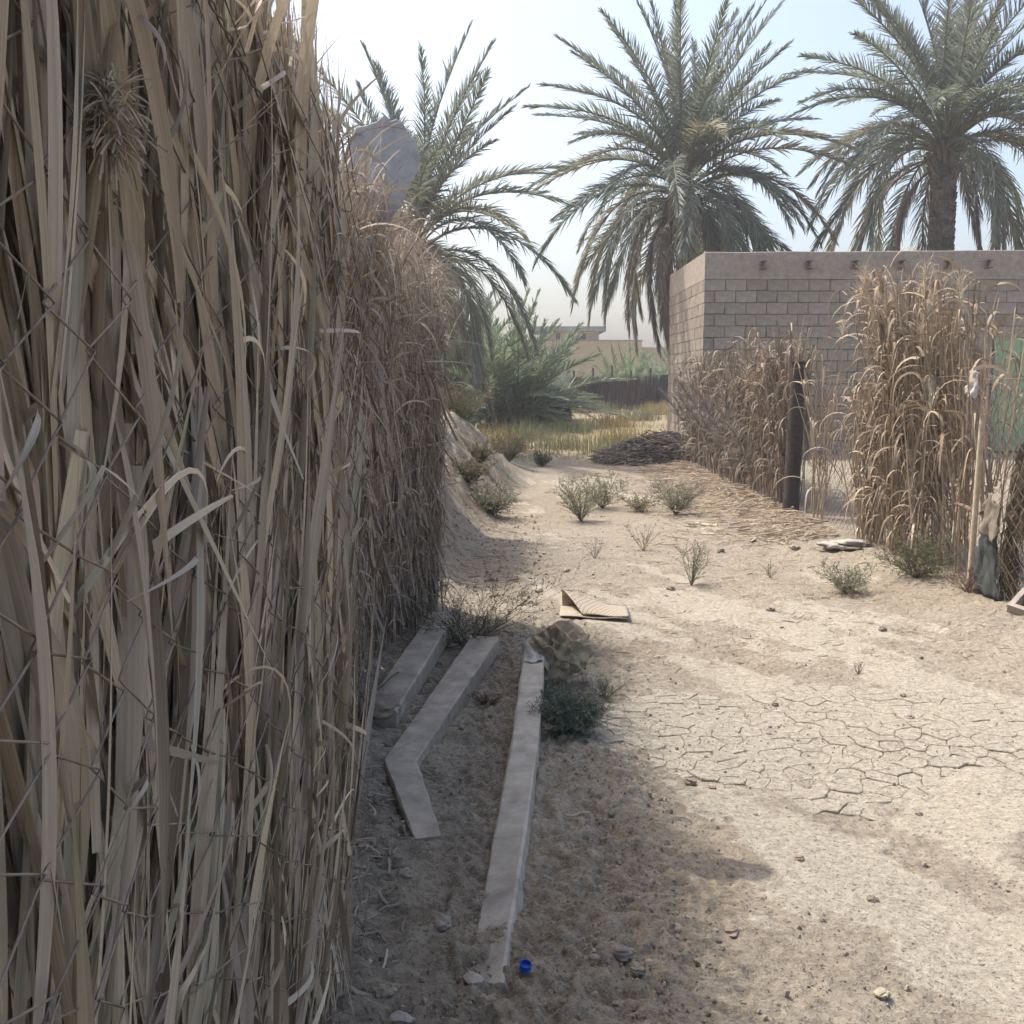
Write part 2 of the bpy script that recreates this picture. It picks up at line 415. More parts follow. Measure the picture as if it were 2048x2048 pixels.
def stone(name, x, y, r, label, colr=(0.30, 0.245, 0.195), sc=(1, 1, .7), group=None, seed=0, angular=0.0):
    v = ICO2V if angular else ICO3V; f = ICO2F if angular else ICO3F
    v = rough(rough(v, 0.5, 1.3, seed), .25, 3.5, seed + 5) * A(sc) * r
    mb = MB(); mb.add(v, t=f, c=A(colr))
    o = mb.build(name, M_soil, smooth=False)
    o.location = (x, y, float(gz(x, y)) + r * sc[2] * 0.55); o.rotation_euler = (U(-.2, .2), U(-.2, .2), U(0, 6))
    return tag(o, label, 'stone', group)
stone('stone', -0.10, 2.47, 0.026, 'pale angular stone chip beside the blue bottle cap', (0.36, 0.32, 0.275), (1.2, .9, .6), seed=3, angular=1)
stone('stone', -0.27, 2.33, 0.024, 'pale stone chip lying on crumbly soil near the leaf fence foot', (0.33, 0.29, 0.25), (.8, 1.3, .6), seed=4, angular=1)
stone('stone', 0.70, 3.86, 0.024, 'dark rounded mud clod sitting alone on cracked pale crust', (0.25, 0.20, 0.165), seed=5)
for i, (x, y, r) in enumerate([(0.78, 3.82, .014), (1.3, 4.9, .016), (1.85, 4.6, .018), (1.95, 4.95, .016), (0.36, 3.5, .017), (0.95, 3.2, .015), (1.1, 2.95, .016),
                               (0.3, 2.6, .024), (0.33, 2.53, .02), (-0.33, 2.43, .026), (-0.2, 2.75, .028), (0.62, 2.72, .019), (0.95, 2.45, .018), (1.5, 3.6, .015), (2.3, 6.2, .03), (1.75, 6.8, .028), (1.2, 7.6, .03), (0.2, 7.4, .03), (0.45, 8.3, .032), (1.9, 9.2, .035), (2.35, 9.9, .04), (2.6, 9.3, .045)]):
    stone('mud_clod', x, y, r, 'small brown mud clod lying loose on the bare path', tuple(soilcol(1)[0]), group='mud clods on the path', seed=10 + i)

# ------------------------------------------------------------------ leaf fence beside the path
PAL = 1.0 * A([[.42, .355, .265], [.36, .295, .21], [.46, .39, .285], [.29, .235, .165], [.37, .32, .265], [.31, .27, .23], [.22, .175, .125], [.25, .24, .205], [.50, .43, .32], [.34, .275, .175]])
PAL2 = .95 * A([[.27, .215, .165], [.33, .27, .21], [.21, .165, .125], [.38, .315, .245], [.265, .225, .195], [.17, .13, .10], [.30, .225, .155]])
PAL = PAL * A([1.30, 1.22, 1.07]); PAL = PAL * .7 + .3 * PAL.mean(1, keepdims=True); PAL = PAL * .82 + .18 * PAL.mean(0)
PAL2 = PAL2 * A([1.2, 1.14, 1.10]); PAL2 = PAL2 * .75 + .25 * PAL2.mean(1, keepdims=True)
def leafcols(n, pal, lo=.75, hi=1.15): return pal[rng.integers(0, len(pal), n)] * U(lo, hi, (n, 1)) * (1 + U(-.04, .04, (n, 3)))
def leafset(n, y0, y1, zlo, zhi, Llo, Lhi, wlo, whi, xf, depth, K=12, bend=0.20, phi=0.6, tilt=None):
    t = np.linspace(0, 1, K)[None]
    y = U(y0, y1, n)[:, None]; z = U(zlo, zhi, n)[:, None]; Ln = U(Llo, Lhi, n)[:, None]; Ln = np.minimum(Ln, 2.29 + .1 * (fbm(y * 5, y * 0, 3, 2) - .5) - z)
    tl = (tilt(y, z + Ln / 2) if tilt is not None else 0) + rng.normal(0, 0.13, (n, 1))
    c1 = rng.normal(0, bend, (n, 1)); c2 = rng.normal(0, bend * 0.7, (n, 1)); ph = U(0, 6.28, (n, 1))
    Y = y + tl * Ln * t + c1 * Ln * (t - .5) ** 2 * 2 + 0.008 * np.sin(ph + t * 7)
    Z = z + Ln * t * np.cos(np.clip(tl, -1, 1) * .6)
    bulge = 0.035 * (fbm(y * 2.2, z * 1.6, 91, 2) - .5) * 2
    Xp = xf + bulge - U(0, 1, (n, 1)) ** 1.3 * depth + c2 * Ln * (t - .5) ** 2 + 0.01 * np.sin(ph * 2 + t * 5) + rng.normal(0, .02, (n, 1)) * (t - .5)
    f = rng.normal(0, phi, (n, 1)) + rng.normal(0, .5, (n, 1)) * t
    SD = np.stack([np.sin(f), np.cos(f), 0 * f], -1)
    up = rng.random((n, 1)) < 0.75
    tt = np.where(up, t, 1 - t)
    W = U(wlo, whi, (n, 1)) * (0.62 + 0.38 * sstep(0, .3, tt)) * (1 - 0.9 * sstep(.55, 1.0, tt) ** 1.4)
    return np.stack([Xp, Y, Z], -1), W, SD
def tilt1(y, z):
    return np.interp(z, [0, .7, 1.1, 1.5, 1.8, 2.2, 2.6], [.28, .26, .04, -.20, -.14, .12, .34]) + 0.95 * (fbm(y * 2.6, z * 2.0, 95, 2) - .5)
F1X = -0.44
fence1 = empty('leaf_fence', (F1X - .1, 1.6, 0), label='tall fence of wide dried leaf strips behind rusty wire mesh', cat='fence')
off1 = A([F1X - .1, 1.6, 0])
mass = MB()
Y1 = 2.50
for (n, args, cs, pal) in ((600, (0.4, Y1, -.1, 1.2, .9, 1.4, .03, .06, F1X - .20, .06), (.55, .9), PAL), (2300, (0.55, Y1, 0.02, 1.75, .4, 1.0, .009, .028, F1X - .03, .15), (.62, 1.05), PAL),  # deeper leaf layers get darker tints, occlusion put into their colour
                           (1200, (0.55, Y1, 0.9, 1.9, .3, .7, .009, .030, F1X - .02, .15), (.62, 1.05), PAL),
                           (1200, (1.55, Y1 + .04, 0.0, 1.8, .5, 1.0, .004, .014, F1X, .12), (.7, 1.1), PAL),
                           (700, (0.75, Y1, 0.05, 1.9, .25, .7, .002, .006, F1X + .015, .10), (.7, 1.2), PAL),
                           (900, (-1.6, 0.75, 0.02, 1.5, .7, 1.4, .012, .036, F1X - .02, .20), (.65, 1.05), PAL),
                           (420, (0.55, Y1, -0.02, 0.25, .35, .8, .006, .018, F1X + .01, .14), (.7, 1.1), PAL)):
    P, W, SD = leafset(n, *args, tilt=tilt1)
    mass.ribbons(P - off1, W, SD, leafcols(n, pal, *cs), fold=0.14)
# fans of leaves that share a base
def fan(y0, z0, n, main, spread, Ll, wl, xo, up=1, K=12):
    t = np.linspace(0, 1, K)[None]; a = main + rng.normal(0, spread, (n, 1)); Ln = U(*Ll, (n, 1)); cv = rng.normal(0, .30, (n, 1)) + a * .4
    y = y0 + rng.normal(0, .012, (n, 1)) + Ln * (np.sin(a) * t + cv * t ** 2 * .5); z = z0 + up * Ln * (np.cos(a) * t - .12 * np.abs(cv) * t ** 2)
    x = xo + rng.normal(0, .012, (n, 1)) + rng.normal(0, .05, (n, 1)) * Ln * t + .012 * np.sin(t * 3.1)
    f = rng.normal(0, .6, (n, 1)) + rng.normal(0, .5, (n, 1)) * t
    W = U(*wl, (n, 1)) * (.45 + .55 * sstep(0, .25, t)) * (1 - .92 * sstep(.45, 1, t) ** 1.3)
    return np.stack([x, y, z], -1), W, np.stack([np.sin(f), np.cos(f), 0 * f], -1)
for i in range(330):
    y0, z0 = U(.7, 2.45), U(0, 1.8); up = 1 if rng.random() < .8 else -1
    if up < 0: z0 += .45
    n = int(rng.integers(6, 13)); P, W, SD = fan(y0, z0, n, float(tilt1(A([[y0]]), A([[z0 + .3]]))[0, 0]) * 1.1, .15, (.4, min(.85, 2.34 - z0) if up > 0 else min(.7, z0)), (.007, .025), F1X + U(-.03, .025), up)
    mass.ribbons(P - off1, W, SD, leafcols(n, PAL, .7, 1.1) * .5 + .5 * leafcols(1, PAL, .8, 1.1), fold=.14)
# flaring tips along the top
n = 700
t = np.linspace(0, 1, 9)[None]
y = U(-1.4, 2.5, (n, 1)); z = U(1.65, 2.08, (n, 1)); Ln = U(.15, .42, (n, 1)); dy = rng.normal(.22, .34, (n, 1)); dx = rng.normal(.05, .22, (n, 1))
P = np.stack([F1X - U(0, .16, (n, 1)) + dx * Ln * t ** 1.8, y + dy * Ln * t + U(-.1, .5, (n, 1)) * Ln * t ** 3, z + Ln * t * (1 - .25 * t * np.abs(dy))], -1)
f = rng.normal(0, .9, (n, 1)) + 0 * t
mass.ribbons(P - off1, U(.006, .02, (n, 1)) * (1 - .93 * t ** 1.5), np.stack([np.sin(f), np.cos(f), 0 * f], -1), leafcols(n, PAL[[0, 1, 3, 4, 5, 6, 7]], .7, 1.05), fold=.12)
stuff(mass.build('leaf_mass', M_leaf, fence1))
# the front leaves that can be told apart, one object each
def single(P, W, SD, c, fold=.16):
    mb = MB(); mb.ribbons(P[None] - off1, W[None], SD[None], c[None], fold=fold)
    mb.build('leaf', M_leaf, fence1)
P, W, SD = leafset(185, 0.80, 2.30, .05, 1.75, .4, 1.0, .014, .034, F1X + .02, .05, K=13, bend=.24, phi=.5, tilt=tilt1)
C = leafcols(185, PAL[[0, 1, 2, 2, 4, 4, 7, 8, 5]], .85, 1.15)
for i in range(185): single(P[i], W[i], np.broadcast_to(SD[i], P[i].shape), C[i])
# broken leaves bent over and hanging out of the mesh
for i in range(105):
    K = 12; t = np.linspace(0, 1, K)
    y0, z0 = U(.82, 2.4), U(.25, 2.1); Ln = U(.10, .48) * U(.6, 1); out = U(.01, .08); d = 1 if rng.random() < .6 else -1
    kind = rng.random()
    if kind < .45: a = U(.4, 1.5) - U(.8, 2.8) * t ** U(.8, 1.8)            # arching over
    elif kind < .75: a = U(-1.2, 1.4) + U(-.5, .5) * t                      # stiff stub
    else: a = U(.9, 1.5) - U(1.2, 2.2) * sstep(.45, .55, t)                 # snapped
    hy = np.cumsum(np.cos(a)) * Ln / K * d; hz = np.cumsum(np.sin(a)) * Ln / K
    P = np.stack([F1X + .025 + out * np.sin(t * 2.2) + U(-.015, .02), y0 + hy, z0 + hz], -1)
    f = U(-1.2, 1.2) + U(-.8, .8) * t
    SD = np.stack([np.sin(f) * .8 + .3, 0.5 * np.cos(f), np.cos(f) * .7], -1)
    single(P, U(.003, .014) * (1 - .85 * t ** 1.6), SD, leafcols(1, PAL[[0, 2, 4, 5, 8]], .85, 1.25)[0], fold=.1)

def chain_link(mb, n_wire, n_step, a, b_, r, frame, seed, jit=.006, c=(.16, .13, .115), sag=None):
    """interlocking zigzag wires; frame(s, z, d) -> world"""
    r_ = np.random.default_rng(seed)
    k = np.arange(n_wire)[:, None]; j = np.arange(n_step + 1)[None]
    par = (j + k) % 2
    s = (k + par) * a + np.where(par == 1, .18 * a, -.18 * a) * .35
    z = np.broadcast_to(j * b_, s.shape).astype(float)
    jn = 0.5 * (fbm(s * 6, z * 6, seed, 2) - .5) * a
    s2 = s + jn + r_.normal(0, jit * .4, s.shape); z2 = z + 0.5 * (fbm(s * 5 + 4, z * 5, seed + 3, 2) - .5) * a + r_.normal(0, jit * .3, s.shape)
    d = np.where(par == 1, 1, -1) * r * 1.1
    # round the bends: three points per bend
    def lerp(A_, B_, f): return A_ * (1 - f) + B_ * f
    S_, Z_, D_ = [], [], []
    for q in range(n_step + 1):
        for f in ((-.12, 0, .12)):
            q2 = min(max(q + (1 if f > 0 else -1), 0), n_step) if f else q
            S_.append(lerp(s2[:, q], s2[:, q2], abs(f))); Z_.append(lerp(z2[:, q], z2[:, q2], abs(f))); D_.append(lerp(d[:, q], d[:, q2], abs(f)))
    P = frame(np.stack(S_, 1), np.stack(Z_, 1), np.stack(D_, 1))
    mb.tubes(P, r, A(c) * r_.uniform(.7, 1.3, (n_wire, 1)), sides=5)
wm = MB()
chain_link(wm, 34, 38, .092, .054, .0013, lambda s, z, d: np.stack([F1X + .054 + d + .05 * (fbm(s * 3, z * 3, 14, 2) - .5) + .01 * np.sin(s * 3), -.5 + s, .06 + z], -1) - off1, 5, jit=.012, c=(.21, .17, .14))
# the twisted strand along the mesh top
t = np.linspace(0, 1, 260)
for ph in (0, math.pi):
    ys_ = -.5 + 3.0 * t; sag = -.05 * np.sin(t * 9) + .05 * np.sin(t * 4 + 1)
    wm.tubes(np.stack([F1X + .055 + .003 * np.cos(t * 240 + ph), ys_, 2.02 + sag + .003 * np.sin(t * 240 + ph)], -1)[None] - off1, .0019, A([.15, .12, .10]), sides=5)
wm.build('wire_mesh', M_wire, fence1)

# ------------------------------------------------------------------ finer thatch fence further along, and the one on the bank
def path_pts(pts, s):
    pts = A(pts, ); d = np.concatenate([[0], np.cumsum(np.linalg.norm(np.diff(pts, axis=0), axis=1))]); s = s * d[-1]
    x = np.interp(s, d, pts[:, 0]); y = np.interp(s, d, pts[:, 1])
    e = .05; dx = np.interp(s + e, d, pts[:, 0]) - np.interp(s - e, d, pts[:, 0]); dy = np.interp(s + e, d, pts[:, 1]) - np.interp(s - e, d, pts[:, 1])
    T = nrm(np.stack([dx, dy], -1)); return np.stack([x, y], -1), T
def thatch(mb, n, pts, top, depth, wlo, whi, Llo, Lhi, pal, off, zbase=0.0, K=7, smin=0, smax=1, tl=.07, zfrac=1.0, clo=.7, chi=1.1, bend=.05, lean=None):
    s = U(smin, smax, n); B, T = path_pts(pts, s); Nn = np.stack([T[:, 1], -T[:, 0]], -1)
    t = np.linspace(0, 1, K)[None]
    H = np.interp(s, np.linspace(0, 1, len(top)), top)[:, None]
    Ln = U(Llo, Lhi, (n, 1)); z = U(0, 1, (n, 1)) * np.maximum(H * zfrac - Ln, .02)
    al = rng.normal(0, tl, (n, 1)) + .12 * (fbm(B[:, :1] * 3 + B[:, 1:] * 2, z * 2, 6, 2) - .5)
    out = -U(0, 1, (n, 1)) * depth + rng.normal(0, bend, (n, 1)) * Ln * (t - .5) ** 2
    if lean is not None: out = out + np.interp(s, np.linspace(0, 1, len(lean)), lean)[:, None] * np.clip((z + Ln * t) / 2.4, 0, 1.1)
    lat = al * Ln * t + rng.normal(0, bend, (n, 1)) * Ln * (t - .5) ** 2 + .006 * np.sin(U(0, 6, (n, 1)) + t * 8)
    g = gz(B[:, 0], B[:, 1])[:, None] if zbase is None else zbase
    P = np.stack([B[:, :1] + T[:, :1] * lat + Nn[:, :1] * out, B[:, 1:] + T[:, 1:] * lat + Nn[:, 1:] * out, g + z + Ln * t], -1)
    f = U(-1.3, 1.3, (n, 1)) + rng.normal(0, .5, (n, 1)) * t
    SD = np.stack([T[:, :1] * np.cos(f) + Nn[:, :1] * np.sin(f), T[:, 1:] * np.cos(f) + Nn[:, 1:] * np.sin(f), 0 * f], -1)
    mb.ribbons(P - off, U(wlo, whi, (n, 1)) * (1 - .85 * sstep(.5, 1, t)), SD, leafcols(n, pal, clo, chi))
def tangle(mb, n, pts, zlo, zhi, depth, pal, off, smin=0, smax=1, Llo=.2, Lhi=.5, wlo=.004, whi=.012, outw=.12, zb=None, clo=.75, chi=1.2, upward=(-.4, 1.2), lean=None):
    s = U(smin, smax, n); B, T = path_pts(pts, s); Nn = np.stack([T[:, 1], -T[:, 0]], -1); K = 8
    t = np.linspace(0, 1, K)[None]; Ln = U(Llo, Lhi, (n, 1)); z = U(zlo, zhi, (n, 1))
    a0 = U(*upward, (n, 1)); a = a0 - U(.5, 2.4, (n, 1)) * t
    dirT = rng.normal(0, .7, (n, 1)); dirN = np.abs(rng.normal(.3, .5, (n, 1))) * (outw / .12)
    hz = np.cumsum(np.sin(a), 1) / K * Ln; hh = np.cumsum(np.cos(a), 1) / K * Ln
    g = gz(B[:, 0], B[:, 1])[:, None] if zb is None else zb
    o = U(-depth, .03, (n, 1))
    if lean is not None: o = o + np.interp(s, np.linspace(0, 1, len(lean)), lean)[:, None] * np.clip(z / 2.4, 0, 1.1)
    P = np.stack([B[:, :1] + T[:, :1] * dirT * hh + Nn[:, :1] * (dirN * hh + o), B[:, 1:] + T[:, 1:] * dirT * hh + Nn[:, 1:] * (dirN * hh + o), g + z + hz], -1)
    mb.ribbons(P - off, U(wlo, whi, (n, 1)) * (1 - .9 * t ** 1.5), rng.normal(0, 1, (n, 1, 3)) + 0 * P, leafcols(n, pal, clo, chi))
path2 = [(-.52, 2.50), (-.74, 3.2), (-.84, 4.2), (-.77, 5.1), (-.62, 6.0), (-.47, 6.6), (-.62, 6.95), (-1.8, 7.4)]
LEAN2 = [.06, .27, .38, .30, .16, .03, 0, 0]
off2 = A([-.75, 5.0, 0])
fence2 = empty('thatch_fence', off2, label='fine brown thatch fence beside the two slanting concrete posts', cat='fence')
mb = MB()
top2 = [2.28, 2.3, 2.34, 2.36, 2.34, 2.3, 2.28, 2.2]
MIX2 = np.concatenate([PAL2[[0, 1, 3, 4, 6]], PAL[[0, 1, 3, 4, 5]]])
thatch(mb, 8500, path2, top2, .20, .004, .012, .5, 1.3, np.concatenate([PAL2, PAL[[1, 3, 5, 6]]]), off2, zbase=-.03, tl=.09, bend=.14, lean=LEAN2)
thatch(mb, 2200, path2, [.8], .22, .004, .012, .4, .75, PAL2, off2, zbase=-.05, tl=.14, bend=.12, lean=LEAN2)
thatch(mb, 2600, path2, top2, .05, .005, .016, .3, 1.0, MIX2, off2, zbase=.03, tl=.20, bend=.3, lean=LEAN2)
thatch(mb, 2200, path2, top2, .10, .007, .021, .4, 1.1, MIX2, off2, zbase=.0, tl=.14, bend=.2, lean=LEAN2, smax=.42)
stuff(mb.build('thatch', M_thin, fence2))
mb = MB()
tangle(mb, 1900, path2, 1.5, 2.25, .2, MIX2, off2, .1, .85, Llo=.15, Lhi=.42, zb=0, outw=.08, lean=LEAN2)
tangle(mb, 800, path2, .15, 1.9, .05, MIX2, off2, .1, .85, Llo=.12, Lhi=.35, zb=0, outw=.1, lean=LEAN2)
tangle(mb, 700, path2, 1.9, 2.22, .25, PAL2[[1, 3, 6]], off2, .05, .9, Llo=.15, Lhi=.4, zb=0, outw=.1, upward=(.9, 1.7), lean=LEAN2)
stuff(mb.build('frayed_top', M_thin, fence2))
wm = MB()
p2 = A(path2)
def fr2(s, z, d):
    B, T = path_pts(path2, np.clip(s / 6.2, 0, 1).ravel()); Nn = np.stack([T[:, 1], -T[:, 0]], -1)
    B = B.reshape(*s.shape, 2); Nn = Nn.reshape(*s.shape, 2)
    o = (.035 + d + np.interp(np.clip(s / 6.2, 0, 1), np.linspace(0, 1, 8), LEAN2) * np.clip(z / 2.4, 0, 1.1))[..., None]
    return np.concatenate([B + Nn * o, (z + .25)[..., None]], -1) - off2
chain_link(wm, 60, 34, .075, .05, .0014, fr2, 9)
wm.build('wire_mesh', M_wire, fence2)

path3 = [(-1.4, 8.4), (-.92, 9.0), (-.75, 10.6), (-2.2, 11.6)]
off3 = A([-.9, 10, 1.0])
fence3 = empty('thatch_fence', off3, label='dark brown thatch screen standing on top of the earth bank', cat='fence')
mb = MB()
thatch(mb, 3200, path3, [1.9, 1.9, 1.8, 1.7], .15, .008, .02, .5, 1.2, PAL2[[0, 2, 4, 5]], off3, zbase=None, tl=.07, clo=.6, chi=.95)
stuff(mb.build('thatch', M_thin, fence3))
mb = MB(); tangle(mb, 420, path3, 1.3, 1.9, .15, PAL2[[0, 2, 5]], off3, 0, 1, clo=.6, chi=.95)
stuff(mb.build('frayed_top', M_thin, fence3))

# grey rounded board stuck into the fence top
def slab(outline, th, c, M4, name, mat, parent=None, bev=.004):
    """a bevelled slab from a 2-D outline (x,z), thickness along y"""
    o2 = A(outline, ); n = len(o2); cen = o2.mean(0)
    inn = o2 + (cen - o2) / np.linalg.norm(cen - o2, axis=1, keepdims=True) * bev
    rings = [np.c_[inn[:, 0], np.full(n, -th / 2), inn[:, 1]], np.c_[o2[:, 0], np.full(n, -th / 2 + bev), o2[:, 1]], np.c_[o2[:, 0], np.full(n, th / 2 - bev), o2[:, 1]], np.c_[inn[:, 0], np.full(n, th / 2), inn[:, 1]]]
    v = np.concatenate(rings + [[[cen[0], -th / 2, cen[1]], [cen[0], th / 2, cen[1]]]])
    i = np.arange(n); j = (i + 1) % n; q = []
    for r in range(3): q.append(np.stack([r * n + i, r * n + j, (r + 1) * n + j, (r + 1) * n + i], -1))
    tr = np.concatenate([np.stack([np.full(n, 4 * n), j, i], -1), np.stack([np.full(n, 4 * n + 1), 3 * n + i, 3 * n + j], -1)])
    mb = MB(); mb.add(v, q=np.concatenate(q), t=tr, c=A(c)); o = mb.build(name, mat, parent, smooth=False)
    o.matrix_world = M4; return o
th = np.linspace(0, 2 * math.pi, 30, endpoint=False)
ol = np.c_[.135 * np.cos(th) * (1 + .05 * np.sin(3 * th)), np.where(np.sin(th) > 0, .17 * np.sin(th), .42 * np.sin(th))]
ol[:, 0] *= np.where(ol[:, 1] < 0, 1 - .25 * np.abs(ol[:, 1]) / .42, 1); ol += .006 * rng.normal(0, 1, ol.shape)
o = slab(ol, .016, (.36, .37, .385), Matrix.Translation((-.50, 4.05, 2.37)) @ Matrix.Rotation(math.radians(18), 4, 'Y') @ Matrix.Rotation(math.radians(12), 4, 'Z'), 'board', M_conc)
tag(o, 'grey rounded board poking up from the thatch fence top', 'board')
# fibre clumps caught in the mesh
def fibre_clump(x, y, z, r, label, n=520):
    e = empty('fibre_clump', (x, y, z), label=label, cat='fibre')
    mb = MB(); v = rough(rough(ICO4V, .5, 1.6, int(y * 10)), .4, 4, 7) * A([.45, .6, 1.1]) * r; mb.add(v, t=ICO4F, c=(.30, .255, .195)); mb.build('core', M_soil, e)
    mb = MB(); d = nrm(rng.normal(0, 1, (n, 3))) * A([.55, .8, 1.5]) * r; t = np.linspace(0, 1, 5)[None, :, None]
    P = d[:, None] * (.85 + .35 * t) + rng.normal(0, .5, (n, 1, 3)) * r * t + A([0, 0, -.5]) * r * t ** 2
    mb.ribbons(P, .0018, rng.normal(0, 1, (n, 1, 3)) + 0 * P, leafcols(n, PAL[[1, 3, 5]], .8, 1.1)); stuff(mb.build('fibres', M_thin, e))
fibre_clump(F1X + .06, 1.01, 1.80, .026, 'matted tan fibre clump snagged high on the near wire mesh')
fibre_clump(F1X + .06, 2.25, 1.78, .020, 'matted grey fibre clump snagged near the far end of the leaf fence')

# ------------------------------------------------------------------ fallen concrete posts
def prism(pts, w, h, c, taper=None, ch=.008, sub=12, roll=(0, 0)):
    """a post with chamfered rectangular section along a 3-D polyline of (x,y,z) with horizontal width w, height h"""
    P = A(pts); seg = []
    for a, b_ in zip(P[:-1], P[1:]): seg += [a + (b_ - a) * f for f in np.linspace(0, 1, sub, endpoint=False)]
    seg.append(P[-1]); Q = A(seg); K = len(Q)
    T = nrm(np.gradient(Q, axis=0)); Sd = nrm(np.cross(T, A([0, 0, 1.]))); Up = np.cross(Sd, T)
    ro = np.radians(np.interp(np.linspace(0, 1, K), [0, .5, 1], [roll[0], roll[0], roll[1]]))[:, None]; Sd, Up = Sd * np.cos(ro) + Up * np.sin(ro), Up * np.cos(ro) - Sd * np.sin(ro)
    bend = np.ones(K)
    for k in range(1, K - 1):
        cs_ = float(np.dot(nrm(Q[k] - Q[k - 1]), nrm(Q[k + 1] - Q[k]))); bend[k] = 1 / math.sqrt(max((1 + cs_) / 2, .2))
    ws = np.full(K, w) if taper is None else np.interp(np.linspace(0, 1, K), [0, 1], [w, taper])
    ws = ws * bend
    prof = [(-.5, -.5 + ch / h), (-.5 + ch / w, -.5), (.5 - ch / w, -.5), (.5, -.5 + ch / h), (.5, .5 - ch / h), (.5 - ch / w, .5), (-.5 + ch / w, .5), (-.5, .5 - ch / h)]
    V = np.stack([Q + Sd * (a * ws)[:, None] + Up * b_ * h for a, b_ in prof], 1)
    V += .0014 * rng.normal(0, 1, V.shape)
    idx = np.arange(K * 8).reshape(K, 8); nx = np.roll(idx, -1, 1)
    q = np.stack([idx[:-1], nx[:-1], nx[1:], idx[1:]], -1).reshape(-1, 4)
    tr = [[idx[e, 0], idx[e, k], idx[e, k + 1]][::(1 if e == 0 else -1)] for e in (0, K - 1) for k in range(1, 7)]
    return V.reshape(-1, 3), q[:, ::-1], tr
CONC = (.345, .305, .25)
def cpost(name, pts, w, h, label, c=CONC, ch=.008, **kw):
    base = A(pts[0]); e = empty(name, tuple(base), label=label, cat='post')
    mb = MB(); v, q, t_ = prism(A(pts) - base, w, h, c, ch=ch, **kw); mb.add(v, q=q, t=t_, c=c); mb.build('shaft', M_conc, e, smooth=False)
    return e, base
e, b0 = cpost('fence_post', [(-.42, 6.12, .095), (-.585, 4.36, .06)], .155, .11, 'fallen concrete post lying tight against the thatch fence foot', (.325, .285, .232))
mb = MB(); v = rough(rough(ICO4V, .4, 1.6, 77), .2, 5, 78) * A([.085, .12, .035]); mb.add(v, t=ICO4F, c=(.22, .18, .145)); o = mb.build('dirt_crust', M_soil, e); o.location = (-.585 - b0[0], 4.44 - b0[1], .108 - b0[2])
e, b0 = cpost('fence_post', [(-.155, 5.72, .05), (-.445, 3.92, .005), (-.285, 3.30, -.03)], .165, .10, 'fallen concrete post with a bent arm on the shaded soil', taper=.095)
e, b0 = cpost('fence_post', [(.125, 5.32, .12), (.05, 4.0, .035), (-.055, 2.46, -.045)], .112, .10, 'long fallen concrete post with a mud lump at its far end', (.355, .325, .275), roll=(0, -24))
mb = MB(); v = rough(rough(rough(ICO4V, .34, 1.4, 124), .35, 3, 122), .3, 8, 123) * A([.14, .11, .145]); mb.add(v, t=ICO4F, c=(.30, .25, .18)); o = mb.build('mud_lump', M_soil, e, smooth=False); o.location = A([.24, 5.2, .14]) - b0
mb = MB(); d = nrm(rng.normal(0, 1, (110, 3))) * A([.14, .11, .145]); t = np.linspace(0, 1, 4)[None, :, None]
P = d[:, None] * (.9 + .2 * t) + rng.normal(0, .03, (110, 1, 3)) * t; mb.ribbons(P, .0022, rng.normal(0, 1, (110, 1, 3)) + 0 * P, leafcols(110, PAL[[1, 3, 5, 0]], .7, 1.0)); o2 = mb.build('root_fibres', M_thin, o); stuff(o2)
# crumpled plastic wrap round the end of the long post
K = 40; aa = np.linspace(0, 2 * math.pi, 26, endpoint=False); rows = []
for i, f in enumerate(np.linspace(0, 1, K)):
    c0 = A([.125, 5.34, .135]) * (1 - f) + A([.108, 5.0, .10]) * f
    rr = .074 + .014 * np.sin(aa * 5 + f * 9) * fbm(aa * 2, aa * 0 + f * 9, 3, 2) + .02 * (fbm(np.cos(aa) * 3 + f * 6, np.sin(aa) * 3 + f * 4, 8, 3) - .5)
    rows.append(np.stack([c0[0] + rr * np.cos(aa) * .95, c0[1] + 0 * aa + .02 * np.sin(aa * 3), c0[2] + rr * np.sin(aa) * .85], -1))
V = A(rows); idx = np.arange(K * 26).reshape(K, 26); nx = np.roll(idx, -1, 1)
mb = MB(); mb.add(V.reshape(-1, 3), q=np.stack([idx[:-1], nx[:-1], nx[1:], idx[1:]], -1).reshape(-1, 4), c=(.28, .295, .285)); o = mb.build('plastic_sheet', M_plastic)
tag(o, 'crumpled grey plastic sheet wrapped round the long post end', 'plastic')

